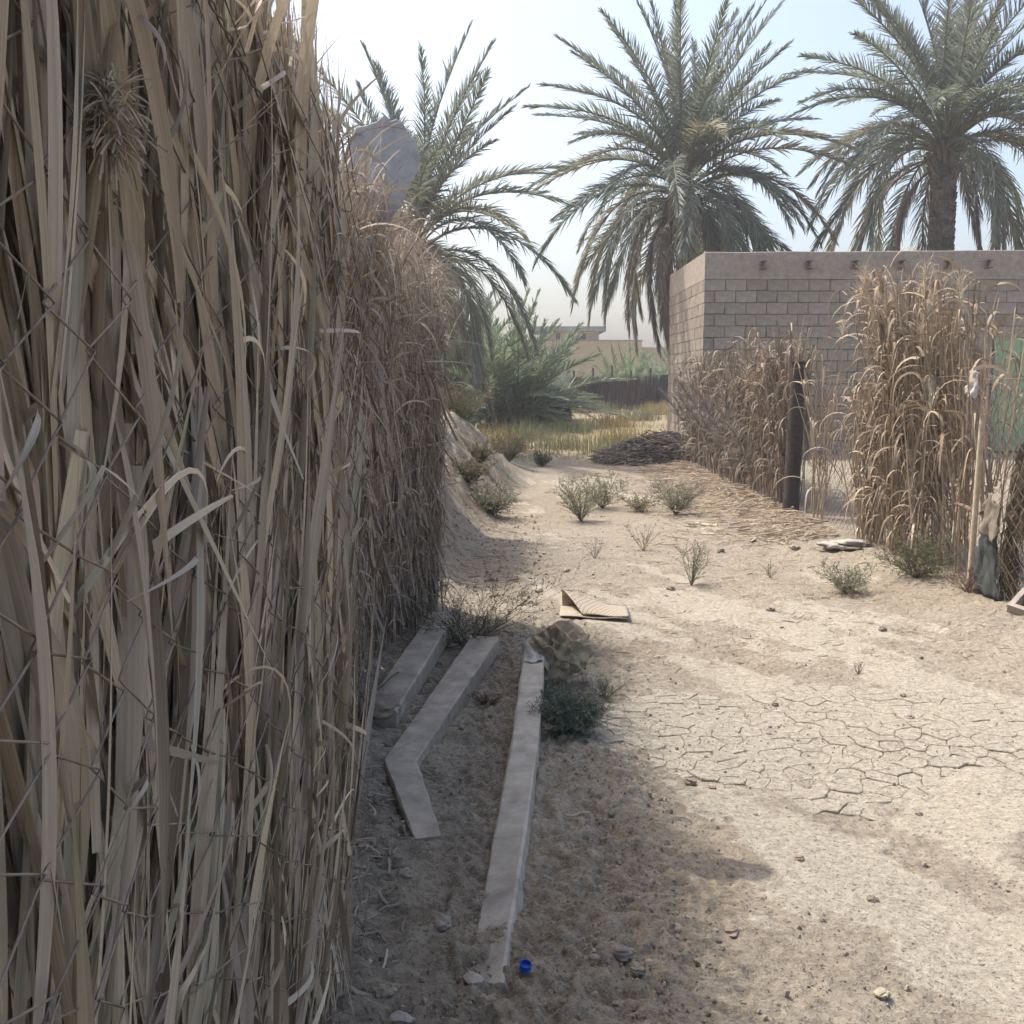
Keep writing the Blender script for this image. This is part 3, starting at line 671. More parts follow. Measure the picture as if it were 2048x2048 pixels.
# ------------------------------------------------------------------ weeds and bushes
def twigs(n_stem, h, spread, n_br, br_len, n_leaf, leaf_l, leaf_w, sc, lc, rad=.0016, lift=.35, droop=.2, K=7, up=1.0):
    st = MB(); lv = MB()
    t = np.linspace(0, 1, K)
    stems = []; rr = []
    for i in range(n_stem):
        az = U(0, 6.283); sp = 1.25 * spread * math.sqrt(U(0, 1)); ln = h * U(.6, 1.05)
        d = A([math.cos(az) * sp, math.sin(az) * sp, up])
        d = d / np.linalg.norm(d)
        P = d[None] * (t * ln)[:, None] + A([math.cos(az), math.sin(az), 0])[None] * (droop * sp * ln * t ** 2)[:, None] + np.cumsum(rng.normal(0, .018 * ln, (K, 3)), 0) * t[:, None]
        P[:, 2] = np.maximum(P[:, 2], .003)
        stems.append(P); rr.append(rad * (1.6 - 1.1 * t))
        for k in range(n_br):
            f = U(.08, .98); j = f * (K - 1); i0 = int(j); i0 = min(i0, K - 2); b0 = P[i0] + (P[i0 + 1] - P[i0]) * (j - i0)
            tan = P[i0 + 1] - P[i0]; tan = tan / (np.linalg.norm(tan) + 1e-9)
            sd = rng.normal(0, 1, 3); sd -= sd.dot(tan) * tan; sd /= np.linalg.norm(sd)
            bd = tan * .75 + sd * .8; bd[2] += lift * .3; bl = br_len * h * U(.4, 1.1) * (1.15 - .6 * f)
            Q = b0 + bd[None] * (t * bl)[:, None] + np.cumsum(rng.normal(0, .04 * bl, (K, 3)), 0) * t[:, None]
            stems.append(Q); rr.append(rad * (.9 - .6 * t))
    Ps = A(stems); Ps[..., 2] = np.maximum(Ps[..., 2], .003)
    st.tubes(Ps, A(rr), A(sc) * U(.8, 1.2, (len(Ps), 1)), sides=3)
    nl = n_leaf * len(Ps); si = rng.integers(0, len(Ps), nl); f = U(.15, 1, nl) * (K - 1); i0 = np.minimum(f.astype(int), K - 2)
    b0 = Ps[si, i0] + (Ps[si, i0 + 1] - Ps[si, i0]) * (f - i0)[:, None]
    tan = nrm(Ps[si, i0 + 1] - Ps[si, i0]); d = nrm(nrm(rng.normal(0, 1, (nl, 3))) + tan * .5 + A([0, 0, .15])) * leaf_l * U(.5, 1.2, (nl, 1))
    tt = np.linspace(0, 1, 3)[None, :, None]; P = b0[:, None] + d[:, None] * tt
    lv.ribbons(P, leaf_w * A([[.6, 1, .12]]) * U(.7, 1.2, (nl, 1)), rng.normal(0, 1, (nl, 1, 3)) + 0 * P, A(lc) * U(.65, 1.3, (nl, 1)) * (1 + U(-.08, .08, (nl, 3))))
    return st, lv
GRN = (.25, .25, .155); GRY = (.32, .315, .225); DRY = (.30, .25, .165)
def weed(name, x, y, label, cat='weed', z=None, sc=(.17, .155, .09), group=None, rz=0, **kw):
    e = empty(name, (x, y, (float(gz(x, y)) if z is None else z) - .01), rz, label, cat, group)
    kw['h'] *= .88; st, lv = twigs(sc=sc, **kw); st.build('stems', M_green, e); stuff(lv.build('leaves', M_green, e)); return e
weed('thorn_bush', -.25, 5.8, 'spiky thorn bush growing over the ends of the two concrete posts', 'bush', n_stem=30, h=.62, spread=.85, n_br=9, br_len=.42, n_leaf=10, leaf_l=.022, leaf_w=.0032, lc=(.10, .11, .055), sc=(.12, .115, .07), rad=.0016, droop=.5)
weed('thorn_bush', .27, 4.42, 'dense blue-green bush hugging the long concrete post', 'bush', n_stem=85, h=.24, spread=.9, n_br=9, br_len=.45, n_leaf=9, leaf_l=.022, leaf_w=.0038, lc=(.145, .175, .135), sc=(.16, .17, .13), rad=.0012)
weed('wiry_weed', .19, 4.95, 'bare wiry weed growing up against the plastic-wrapped post', n_stem=12, h=.3, spread=.4, n_br=6, br_len=.4, n_leaf=1, leaf_l=.012, leaf_w=.002, lc=GRY, sc=(.26, .25, .20), rad=.0012)
weed('wiry_weed', .46, 4.95, 'low pale weed at the foot of the mud lump', n_stem=16, h=.16, spread=.9, n_br=5, br_len=.5, n_leaf=4, leaf_l=.012, leaf_w=.003, lc=GRY)
weed('thorn_weed', .79, 11.6, 'tall green thorn weed in the middle of the path', n_stem=26, h=.62, spread=.55, n_br=9, br_len=.42, n_leaf=8, leaf_l=.03, leaf_w=.007, lc=GRN, rad=.002)
weed('thorn_weed', 1.12, 12.6, 'bushy green weed behind the tall mid-path weed', n_stem=26, h=.55, spread=.8, n_br=9, br_len=.42, n_leaf=8, leaf_l=.03, leaf_w=.007, lc=GRN, rad=.002)
weed('thorn_weed', 1.92, 11.9, 'round grey-green weed at the edge of the straw litter', n_stem=34, h=.58, spread=.7, n_br=10, br_len=.42, n_leaf=8, leaf_l=.028, leaf_w=.0065, lc=GRY, rad=.002)
weed('thorn_weed', 1.55, 12.2, 'low sprawling yellow-green weed beside the round grey-green one', n_stem=20, h=.33, spread=1.2, n_br=7, br_len=.42, n_leaf=6, leaf_l=.03, leaf_w=.008, lc=(.20, .20, .09), rad=.002)
weed('thorn_weed', 1.38, 7.75, 'slim upright weed beyond the folded mat', n_stem=13, h=.42, spread=.42, n_br=8, br_len=.38, n_leaf=7, leaf_l=.02, leaf_w=.005, lc=GRY, rad=.0017)
weed('thorn_weed', 2.43, 7.3, 'pale round weed on the open ground in front of the reeds', n_stem=26, h=.30, spread=.9, n_br=9, br_len=.45, n_leaf=8, leaf_l=.022, leaf_w=.0055, lc=GRY, rad=.0017)
weed('thorn_weed', 3.02, 7.55, 'wide green weed at the foot of the tall reeds', n_stem=36, h=.42, spread=1.1, n_br=9, br_len=.45, n_leaf=8, leaf_l=.025, leaf_w=.006, lc=(.155, .16, .09), rad=.002)
weed('thorn_weed', 3.15, 6.95, 'dry twiggy weed next to the leaning stake', n_stem=20, h=.28, spread=1.0, n_br=8, br_len=.5, n_leaf=2, leaf_l=.018, leaf_w=.004, lc=DRY, sc=(.26, .17, .12), rad=.0018)
weed('wiry_weed', 2.05, 8.0, 'sparse wiry sprig alone on the pale path', n_stem=5, h=.2, spread=.6, n_br=5, br_len=.4, n_leaf=3, leaf_l=.014, leaf_w=.003, lc=GRY)
weed('wiry_weed', .74, 9.0, 'sparse brown sprig on the path between mat and tall weed', n_stem=8, h=.24, spread=.8, n_br=5, br_len=.4, n_leaf=3, leaf_l=.014, leaf_w=.003, lc=DRY)
weed('wiry_weed', 1.22, 9.4, 'feathery grey sprig on the path behind the slim upright weed', n_stem=9, h=.32, spread=.6, n_br=6, br_len=.4, n_leaf=4, leaf_l=.016, leaf_w=.0035, lc=GRY)
weed('wiry_weed', 1.86, 5.35, 'tiny upright sprig on the cracked crust', n_stem=4, h=.10, spread=.5, n_br=4, br_len=.4, n_leaf=3, leaf_l=.01, leaf_w=.0025, lc=GRY)
weed('wiry_weed', -.12, 4.85, 'small brown tuft between the bent post and the long post', n_stem=24, h=.13, spread=1.0, n_br=4, br_len=.4, n_leaf=2, leaf_l=.012, leaf_w=.0025, lc=(.22, .17, .10), sc=(.2, .15, .1))
for i, (x, y, h, n, lab) in enumerate([(-.22, 11.6, .5, 26, 'upright grey weed at the foot of the earth bank'), (-.5, 11.9, .42, 26, 'grey-brown weed halfway up the earth bank'), (-.42, 13.6, .42, 24, 'dull weed on the crest of the earth bank'), (-.75, 15.2, .7, 34, 'large brownish bush behind the earth bank crest'), (-.05, 17.6, .75, 34, 'dark weed where the path bends behind the bank'), (.55, 18.6, .35, 22, 'low blue-green weed in the shade at the path bend'), (-1.3, 17.5, .8, 36, 'tall dusty bush beyond the thatch screen')]):
    weed('bank_weed', x, y, lab, n_stem=n, h=h, spread=.8, n_br=9, br_len=.42, n_leaf=7, leaf_l=.04, leaf_w=.010, lc=[GRY, (.2, .175, .105), (.2, .175, .105), (.215, .185, .105), (.19, .165, .10), (.13, .15, .10), (.22, .19, .11)][i], rad=.003)

# ------------------------------------------------------------------ things lying on the path
# folded mat
K, J = 26, 18
e = empty('folded_mat', (.55, 6.78, float(gz(.55, 6.78)) + .006), math.radians(-4), 'folded tan mat with a quilted grid lying on the path', 'mat')
u, w = np.meshgrid(np.linspace(0, 1, K), np.linspace(0, 1, J), indexing='ij')
lo = np.stack([-.225 + .45 * u, -.15 + .30 * w - .05 * u * (1 - w), .004 + .004 * np.sin(u * 9) + .012 * (1 - u) * 0], -1)
lift = .105 * np.clip(1 - u / .7, 0, 1) ** 1.1 * w ** .9
hi = np.stack([-.205 + .435 * (u + .30 * (1 - u) * (1 - w)), -.145 + .295 * w - .05 * u * (1 - w), .018 + lift + .004 * np.sin(u * 7 + w * 4)], -1)
def sheet(G, th, c, name, uvs=None):
    K_, J_ = G.shape[:2]; n0 = K_ * J_
    V = np.concatenate([G.reshape(-1, 3), (G + A([0, 0, th])).reshape(-1, 3)]); idx = np.arange(n0).reshape(K_, J_)
    q = np.stack([idx[:-1, :-1], idx[1:, :-1], idx[1:, 1:], idx[:-1, 1:]], -1).reshape(-1, 4)
    per = np.concatenate([idx[:-1, 0], idx[-1, :-1], idx[:0:-1, -1], idx[0, :0:-1]]); pn = np.roll(per, -1)
    qs = np.concatenate([q[:, ::-1], q + n0, np.stack([per, pn, pn + n0, per + n0], -1)])
    mb = MB(); mb.add(V, q=qs, c=A(c), uv=None if uvs is None else np.concatenate([uvs, uvs])); return mb
m, nt, b = new_mat('quilted_mat'); N = nt.nodes; L = nt.links
uvn = N.new('ShaderNodeUVMap'); uvn.uv_map = 'UVMap'
mp = N.new('ShaderNodeMapping'); mp.inputs['Rotation'].default_value = (0, 0, .6); mp.inputs['Scale'].default_value = (1, .8, 1); L.new(uvn.outputs[0], mp.inputs[0])
br = N.new('ShaderNodeTexBrick'); br.offset = 0; br.inputs['Scale'].default_value = 11; br.inputs['Mortar Size'].default_value = .05; br.inputs['Brick Width'].default_value = .8; br.inputs['Row Height'].default_value = .8; br.inputs['Bias'].default_value = -.9
br.inputs['Color1'].default_value = (.40, .345, .265, 1); br.inputs['Color2'].default_value = (.37, .32, .245, 1); br.inputs['Mortar'].default_value = (.12, .095, .07, 1)
L.new(mp.outputs[0], br.inputs['Vector']); L.new(br.outputs[0], b.inputs['Base Color']); b.inputs['Roughness'].default_value = .9
bp = N.new('ShaderNodeBump'); bp.inputs['Distance'].default_value = .006; bp.invert = True; L.new(br.outputs['Fac'], bp.inputs['Height']); L.new(bp.outputs[0], b.inputs['Normal'])
M_mat = m
uvs = np.stack([u, w], -1).reshape(-1, 2)
sheet(lo, .005, (.37, .32, .25), 'x').build('lower_layer', M_cloth, e)
sheet(hi, .005, (.37, .32, .25), 'x', uvs).build('upper_layer', M_mat, e)
aa = np.linspace(0, math.pi, 7)
rim = []
for i in range(K): rim.append(np.stack([np.full(7, .5 * (lo[i, -1, 0] + hi[i, -1, 0])), .148 + .012 * np.sin(aa), np.interp(aa, [0, math.pi], [lo[i, -1, 2], hi[i, -1, 2] + .004])], -1))
sheet(A(rim)[:, ::-1], .0045, (.37, .32, .25), 'x').build('fold', M_cloth, e)

# blue bottle cap
e = empty('bottle_cap', (.035, 2.50, float(gz(.03, 2.50)) + .022), 0, 'small blue plastic bottle cap on the shaded soil', 'cap')
aa = np.linspace(0, 2 * math.pi, 48, endpoint=False); rib = np.where(np.arange(48) % 2, .0155, .0150)
pr = [(.0150, 0), (1, .001), (1, .0125), (.0140, .0135), (.0131, .0132), (.0131, .0025), (.0001, .0022)]
V = A([[[(rib[k] if r == 1 else r) * math.cos(a), (rib[k] if r == 1 else r) * math.sin(a), z] for k, a in enumerate(aa)] for r, z in pr])
idx = np.arange(V.shape[0] * 48).reshape(-1, 48); nx = np.roll(idx, -1, 1)
mb = MB(); mb.add(V.reshape(-1, 3), q=np.stack([idx[:-1], nx[:-1], nx[1:], idx[1:]], -1).reshape(-1, 4), c=(.015, .075, .40)); o = mb.build('shell', M_plastic, e, smooth=False); o.rotation_euler = (math.radians(14), math.radians(6), 0)
mb = MB(); V = A([[[r * math.cos(a), r * math.sin(a), z] for a in aa] for r, z in [(.0163, -.0045), (.0166, -.002), (.0156, -.0018), (.0153, -.0045), (.0163, -.0045)]])
idx = np.arange(V.shape[0] * 48).reshape(-1, 48); nx = np.roll(idx, -1, 1); mb.add(V.reshape(-1, 3), q=np.stack([idx[:-1], nx[:-1], nx[1:], idx[1:]], -1).reshape(-1, 4), c=(.02, .09, .42)); o = mb.build('tamper_ring', M_plastic, e); o.rotation_euler = (math.radians(14), math.radians(6), 0)

def stick(x, y, ln, az, r, label, c=(.42, .36, .28), name='twig', cat='twig', z=None):
    t = np.linspace(-.5, .5, 8); X = x + np.cos(az) * ln * t; Y = y + np.sin(az) * ln * t
    zz = (gz(X, Y).mean() if z is None else z) + r + .004
    P = np.stack([X, Y, zz + .004 * np.sin(t * 9)], -1) - A([x, y, zz])
    mb = MB(); mb.tubes(P[None], r * (1.1 - .3 * (t + .5))[None], A(c), sides=6, cap=True); o = mb.build(name, M_bark); o.location = (x, y, zz)
    return tag(o, label, cat)
stick(.235, 3.5, .10, .35, .004, 'short pale twig on shaded soil right of the long post', (.45, .39, .31))
stick(-.34, 3.05, .05, .9, .004, 'short broken twig near the tip of the bent post arm', (.46, .40, .32))
stick(-.59, 4.70, .34, 1.35, .004, 'thin dark twig lying across the post by the thatch fence', (.10, .08, .06), z=.135)
stick(2.05, 10.9, .34, 2.5, .02, 'pale broken stick on the straw litter', (.55, .46, .36))

# ------------------------------------------------------------------ block building
WX, WY, WTOP = 3.78, 20.5, 4.05
MODX, MODZ = .41, .2265
bld = empty('block_building', (WX, WY, 0), label='grey concrete block building behind the dry reeds', cat='building')
offb = A([WX, WY, 0])
BC = A([.285, .242, .20])
def wall_obj(boxes, name, mat, c, parent=bld, smooth=False):
    mb = MB()
    for bb in boxes: mb.add(boxv(*bb) - offb, q=BOXQ, c=A(c))
    return mb.build(name, mat, parent, smooth)
zb = WTOP - .52                      # underside of the ring beam
x_end = 15.2
core_c = (.13, .11, .095)
wall_obj([(WX + .016, 9.5, WY + .016, WY + .2, -.1, zb + .02), (9.5, 10.62, WY + .016, WY + .2, 2.56, zb + .02), (10.62, x_end, WY + .016, WY + .2, -.1, zb + .02),
          (WX + .016, WX + .2, WY + .2, 25.0, -.1, zb + .02), (WX + .2, x_end, 24.8, 25.0, -.1, zb + .02), (x_end - .2, x_end, WY + .2, 24.8, -.1, zb + .02)], 'mortar_core', M_block, core_c)
# ring beam, slightly uneven
def slab_noise(x0, x1, y0, y1, z0, z1, nx, name, c):
    X = np.linspace(x0, x1, nx); K = len(X)
    dz = .012 * (fbm(X * 1.2, X * 0, 5, 3) - .5) * 2; dy = .006 * (fbm(X * 3, X * 0 + 5, 9, 2) - .5)
    zt = np.full(K, z1) + dz + .0065 * (X - x0); zb_ = np.full(K, z0) + .02 * (fbm(X * 2.2, X * 0 + 2, 7, 3) - .5)
    V = np.stack([np.stack([X, y0 + dy, zb_], -1), np.stack([X, y0 + dy, zt - .015], -1), np.stack([X, y0 + dy + .015, zt], -1), np.stack([X, np.full(K, y1), zt], -1), np.stack([X, np.full(K, y1), zb_], -1)], 1)
    idx = np.arange(K * 5).reshape(K, 5); nx_ = np.roll(idx, -1, 1)
    mb = MB(); mb.add(V.reshape(-1, 3) - offb, q=np.concatenate([np.stack([idx[:-1], idx[1:], nx_[1:], nx_[:-1]], -1).reshape(-1, 4)]), t=[[idx[e, 0], idx[e, k], idx[e, k + 1]] for e in (0, K - 1) for k in (1, 2, 3)], c=A(c))
    return mb.build(name, M_block, bld, smooth=False)
slab_noise(WX - .004, x_end, WY - .006, 25.0, zb, WTOP, 90, 'ring_beam', BC * 1.12)
def block_mesh(seed, w=MODX - .012, h=MODZ - .012, d=.06):
    r = np.random.default_rng(seed); ch = .008
    def ring(y, ins): return A([[-w / 2 + ins, y, -h / 2 + ins], [w / 2 - ins, y, -h / 2 + ins], [w / 2 - ins, y, h / 2 - ins], [-w / 2 + ins, y, h / 2 - ins]])
    v = np.concatenate([ring(d, 0), ring(ch, 0), ring(0, ch)]); v[:, [0, 2]] += r.normal(0, .0022, (12, 2))
    if r.random() < .3: k = 8 + r.integers(0, 4); v[k] *= A([.90, 1, .80]); v[k - 4] *= A([.93, 1, .86])
    q = []
    for r_ in range(2): q += [[r_ * 4 + i, r_ * 4 + (i + 1) % 4, (r_ + 1) * 4 + (i + 1) % 4, (r_ + 1) * 4 + i] for i in range(4)]
    q.append([8, 9, 10, 11])
    mb = MB(); cc = BC * r.uniform(.84, 1.12) * (1 + r.uniform(-.04, .04, 3)); mb.add(v, q=q, c=cc); return mb
bmesh_ = [block_mesh(i).mesh('block', M_block, False) for i in range(14)]
half_ = [block_mesh(50 + i, w=MODX / 2 - .012).mesh('block', M_block, False) for i in range(4)]
rest = MB(); nrow = int(zb / MODZ)
for r in range(nrow + 1):
    zc = zb - MODZ * (r + .5)
    if zc < -.05: break
    x = WX - (MODX / 2 if r % 2 else 0)
    while x < x_end - .2:
        xc = x + MODX / 2; mesh = random.choice(bmesh_); x0, x1 = x, x + MODX
        if x < WX - .01: xc = WX + MODX / 4; mesh = random.choice(half_); x0 = WX
        x += MODX
        if x1 > 9.5 and x0 < 10.62 and zc < 2.5:
            if x0 < 9.3 and False: pass
            else: continue
        if xc < 10.15:
            o = bpy.data.objects.new('block', mesh); col.objects.link(o); o.parent = bld
            o.location = (xc - WX, U(-.004, .004), zc); o.rotation_euler = (U(-.006, .006), U(-.004, .004), U(-.008, .008))
        else:
            v = boxv(x0 + .006, x1 - .006, WY, WY + .05, zc - MODZ / 2 + .006, zc + MODZ / 2 - .006) - offb; rest.add(v, q=BOXQ, c=BC * U(.9, 1.1))
    y = WY + (0 if r % 2 else -MODX / 2)
    if zc > 0:
        while y < 25.0:
            y0 = max(y, WY + .0); y1 = min(y + MODX, 25.0); y += MODX
            if y1 - y0 < .05: continue
            v = boxv(WX, WX + .05, y0 + .007, y1 - .007, zc - MODZ / 2 + .006, zc + MODZ / 2 - .006) - offb + rng.normal(0, .0025, (8, 3)); rest.add(v, q=BOXQ, c=BC * U(.8, 1.05))  # shade put into the colour: side-face blocks slightly darker, toning down the sun
stuff(rest.build('side_blocks', M_block, bld, smooth=False))
# short blocks closing the door jamb
wall_obj([(9.30 + .0, 9.5, WY + .004, WY + .06, .02, 2.50)], 'door_jamb', M_block, BC * .95)
# steel beam ends poking out of the ring beam
for i, xb in enumerate([4.90, 5.79, 6.68, 7.60, 8.52, 9.30, 10.2]):
    mb = MB(); l = .2; w_, h_ = .11, .155
    for bb in ((-w_ / 2, w_ / 2, -l, .1, h_ / 2 - .012, h_ / 2), (-w_ / 2, w_ / 2, -l, .1, -h_ / 2, -h_ / 2 + .012), (-.006, .006, -l, .1, -h_ / 2 + .0125, h_ / 2 - .0125)): mb.add(boxv(*bb), q=BOXQ, c=(.14, .095, .075))
    o = mb.build('roof_beam', M_wire, bld, smooth=False); o.location = (xb - WX, 0, 3.79 + .004 * i); o.rotation_euler = (0, 0, U(-.1, .1))
# green metal door
door = empty('door', (9.55 - WX, 0, 0)); door.parent = bld
def part(name, boxes, c, parent, mat=M_paint):
    mb = MB()
    for bb in boxes: mb.add(boxv(*bb), q=BOXQ, c=A(c))
    return mb.build(name, mat, parent, smooth=False)
GR = (.30, .39, .235)
leafd = part('door_leaf', [(.06, .53, .03, .05, .16, 2.42)], GR, door)
part('door_leaf', [(.54, 1.01, .03, .05, .16, 2.42)], GR, door)
part('door_frame', [(0, .06, .0, .07, .12, 2.47), (1.01, 1.07, .0, .07, .12, 2.47), (.06, 1.01, .0, .07, 2.42, 2.47)], (.23, .34, .265), door)
part('rib', [(.06, .53, .018, .0295, 1.28, 1.33)], GR, leafd); part('rib', [(.06, .53, .018, .0295, .20, .25)], GR, leafd)
part('handle', [(.47, .49, .0, .0295, 1.05, 1.2)], (.1, .1, .1), leafd)
part('sill', [(-.1, 1.15, -.12, .2, -.1, .115)], (.30, .27, .24), door, M_block)

# ------------------------------------------------------------------ palms
def frond(L_, th0, droop, seed, ld=.15, c=(.125, .155, .10), cr=(.27, .26, .17), lmax=.42, collapse=0., n=96, sharp=2.2, wl=.026):
    r = np.random.default_rng(seed); K = 18; s = np.linspace(0, 1, K)
    th = math.radians(th0) - math.radians(droop) * (1 - np.exp(-sharp * s ** 1.35)) / (1 - math.exp(-sharp))
    ds = L_ / (K - 1); x = np.concatenate([[0], np.cumsum(np.cos((th[1:] + th[:-1]) / 2)) * ds]); z = np.concatenate([[0], np.cumsum(np.sin((th[1:] + th[:-1]) / 2)) * ds])
    lat = r.normal(0, .10) * L_ * s ** 2
    P = np.stack([x, lat, z], -1); T = nrm(np.gradient(P, axis=0))
    mb = MB(); mb.tubes(P[None], (.022 * (1 - s) ** .8 + .004)[None] * L_ / 3.2, A(cr), sides=4)
    m_ = n * 2; si = np.concatenate([np.linspace(.16, .995, n)] * 2) + r.normal(0, .004, m_); si = np.clip(si, .15, 1); sd = np.repeat([1., -1.], n)
    f = si * (K - 1); i0 = np.minimum(f.astype(int), K - 2); fr = (f - i0)[:, None]
    b0 = P[i0] * (1 - fr) + P[i0 + 1] * fr; t_ = nrm(T[i0] * (1 - fr) + T[i0 + 1] * fr)
    B = A([0, 1., 0])[None] * sd[:, None]; Nn = np.cross(t_, A([0, 1., 0])); Nn = np.where(Nn[:, 2:3] < 0, -Nn, Nn)
    al = np.radians(np.interp(si, [.15, .5, 1], [62, 48, 18]) * (1 - .55 * collapse) + r.normal(0, 6, m_)); be = np.radians(28 + r.normal(0, 16, m_))
    d = np.cos(al)[:, None] * t_ + np.sin(al)[:, None] * (B * np.cos(be)[:, None] + Nn * np.sin(be)[:, None])
    ln = lmax * (np.interp(si, [.15, .3, .6, .9, 1], [.55, .95, 1, .6, .35])) * r.uniform(.85, 1.1, m_)
    tt = np.linspace(0, 1, 4)[None, :, None]
    Q = b0[:, None] + d[:, None] * ln[:, None, None] * tt + A([0, 0, -1.])[None, None] * (ld * r.uniform(.3, 1.6, m_) * ln)[:, None, None] * tt ** 2
    cc = A(c) * r.uniform(.75, 1.25, (m_, 1)) * (1 + r.uniform(-.05, .05, (m_, 3)))
    mb.ribbons(Q, wl * A([[.7, 1, .75, .1]]), t_[:, None] + 0 * Q + r.normal(0, .35, (m_, 1, 3)), cc)
    return mb
GREENS = [(.195, .225, .18), (.21, .235, .19), (.225, .24, .19), (.20, .23, .17)]
DEADC = (.25, .215, .18)
LEVELS = [(84, 25, .1, 0), (74, 40, .12, 0), (62, 62, .15, 0), (50, 78, .2, 0), (38, 96, .35, .1), (26, 104, .5, .25), (14, 104, .7, .55)]
FR = {}
for li, (t0, dr, ld, cl) in enumerate(LEVELS):
    for v in range(3):
        FR[li, v] = frond(3.6, t0, dr, 100 + li * 10 + v, ld, GREENS[(li + v) % 4] if not (v == 2 and li > 2) else (.27, .245, .165), collapse=cl, sharp=2.2 if li < 5 else 3.6, lmax=.46).mesh('frond', M_frond)
FRD = [frond(3.5, 5 - 8 * v, 92 - 8 * v, 300 + v, .7, DEADC, (.24, .20, .15), collapse=.75, sharp=5, lmax=.40).mesh('dead_frond', M_frond) for v in range(3)]
def put(mesh, name, parent, loc, rz, sc, ry=0, rx=0):
    o = bpy.data.objects.new(name, mesh); col.objects.link(o); o.parent = parent; o.location = loc; o.rotation_euler = (rx, ry, rz); o.scale = (sc, sc, sc); return o
def trunk(parent, h, r0, r1, seed, lean=(0, 0), ring=.105, c=(.165, .135, .11)):
    r = np.random.default_rng(seed); K = 40; z = np.linspace(-.2, h, K); f = np.clip(z / h, 0, 1)
    P = np.stack([lean[0] * f ** 1.5, lean[1] * f ** 1.5, z], -1); mb = MB(); mb.tubes(P[None], (r0 + (r1 - r0) * f)[None], A(c) * .7, sides=14, cap=True)
    tr = mb.build('trunk', M_bark, parent)
    bt = MB(); n = int(h / ring * 9)
    k = np.arange(n); zz = k / n * h; a = k * 2.39996; ff = zz / h; R = r0 + (r1 - r0) * ff
    cx = lean[0] * ff ** 1.5; cy = lean[1] * ff ** 1.5
    w = .33 * R * 1.6 * r.uniform(.85, 1.15, n); hgt = ring * 1.5 * r.uniform(.8, 1.2, n); out = .045 * r.uniform(.5, 1.5, n)
    rad = np.stack([np.cos(a), np.sin(a), 0 * a], -1); tg = np.stack([-np.sin(a), np.cos(a), 0 * a], -1); up = A([0, 0, 1.])
    b0 = np.stack([cx, cy, zz], -1) + rad * (R * .96)[:, None]
    V = np.stack([b0 - tg * w[:, None], b0 + tg * w[:, None], b0 + tg * w[:, None] * .6 + up * hgt[:, None] + rad * out[:, None], b0 - tg * w[:, None] * .6 + up * hgt[:, None] + rad * out[:, None],
                  b0 + tg * w[:, None] * .5 + up * hgt[:, None] - rad * .02, b0 - tg * w[:, None] * .5 + up * hgt[:, None] - rad * .02], 1)
    F = (np.arange(n) * 6)[:, None, None]
    bt.add(V.reshape(-1, 3), q=(F + A([[0, 1, 2, 3], [3, 2, 4, 5], [1, 4, 2, 2][:4]][:2])).reshape(-1, 4), t=(F + A([[1, 4, 2], [0, 3, 5]])).reshape(-1, 3), c=np.repeat(A(c) * r.uniform(.6, 1.45, (n, 1)), 6, 0))
    stuff(bt.build('leaf_bases', M_bark, tr, smooth=False)); return tr
def palm(x, y, base, ht, r0, r1, seed, counts, label, sc=1.0, lean=(0, 0), dead=10, stubs=26, name='date_palm', skip=None, beard=0):
    r = np.random.default_rng(seed)
    e = empty(name, (x, y, base), label=label, cat='palm tree', group='date palms')
    trunk(e, ht, r0, r1, seed, lean)
    k = 0
    for li, n in enumerate(counts):
        for i in range(n):
            az = k * 2.39996 + r.normal(0, .25); k += 1
            h = ht + .28 - .11 * li + r.uniform(-.06, .06)
            s_ = sc * r.uniform(.88, 1.12); rr = r1 * .45
            put(FR[li, int(r.integers(3))], 'frond', e, (lean[0] + rr * math.cos(az), lean[1] + rr * math.sin(az), h), az, s_, r.normal(0, .07), r.normal(0, .22))
    for i in range(dead):
        az = i * 2.39996 * 1.0 + r.normal(0, .4); put(FRD[int(r.integers(3))], 'dead_frond', e, (lean[0] + r1 * .6 * math.cos(az), lean[1] + r1 * .6 * math.sin(az), ht - .45 + r.uniform(-.2, .2)), az, sc * r.uniform(.75, 1.05), r.normal(0, .1), r.normal(0, .2))
    mb = MB(); t = np.linspace(0, 1, 5)[None, :, None]; az = r.uniform(0, 6.28, stubs); d = np.stack([np.cos(az) * .5, np.sin(az) * .5, np.full(stubs, .75)], -1)
    b0 = np.stack([lean[0] + r1 * .8 * np.cos(az), lean[1] + r1 * .8 * np.sin(az), ht - r.uniform(.1, 1.1, stubs)], -1)
    mb.tubes(b0[:, None] + d[:, None] * t * r.uniform(.25, .6, (stubs, 1, 1)), A([[.06, .055, .05, .045, .03]]), A([.20, .15, .11]) * r.uniform(.7, 1.3, (stubs, 1)), sides=5, cap=True); stuff(mb.build('cut_stubs', M_bark, e))
    if beard:
        mb = MB(); n = beard; az = r.normal(-2.5, .8, n); t = np.linspace(0, 1, 6)[None]
        ro = r1 + r.uniform(.05, .55, (n, 1)) * t ** .6; zz = ht - .1 - r.uniform(.2, .7, (n, 1)) * 0 - r.uniform(.5, 1.5, (n, 1)) * t ** 1.4
        P = np.stack([lean[0] + np.cos(az)[:, None] * ro, lean[1] + np.sin(az)[:, None] * ro, zz + 0 * t], -1)
        mb.ribbons(P, .02 * (1 - .6 * t), r.normal(0, 1, (n, 1, 3)) + 0 * P, A([.16, .115, .09]) * r.uniform(.6, 1.3, (n, 1))); stuff(mb.build('hanging_stalks', M_thin, e))
    return e
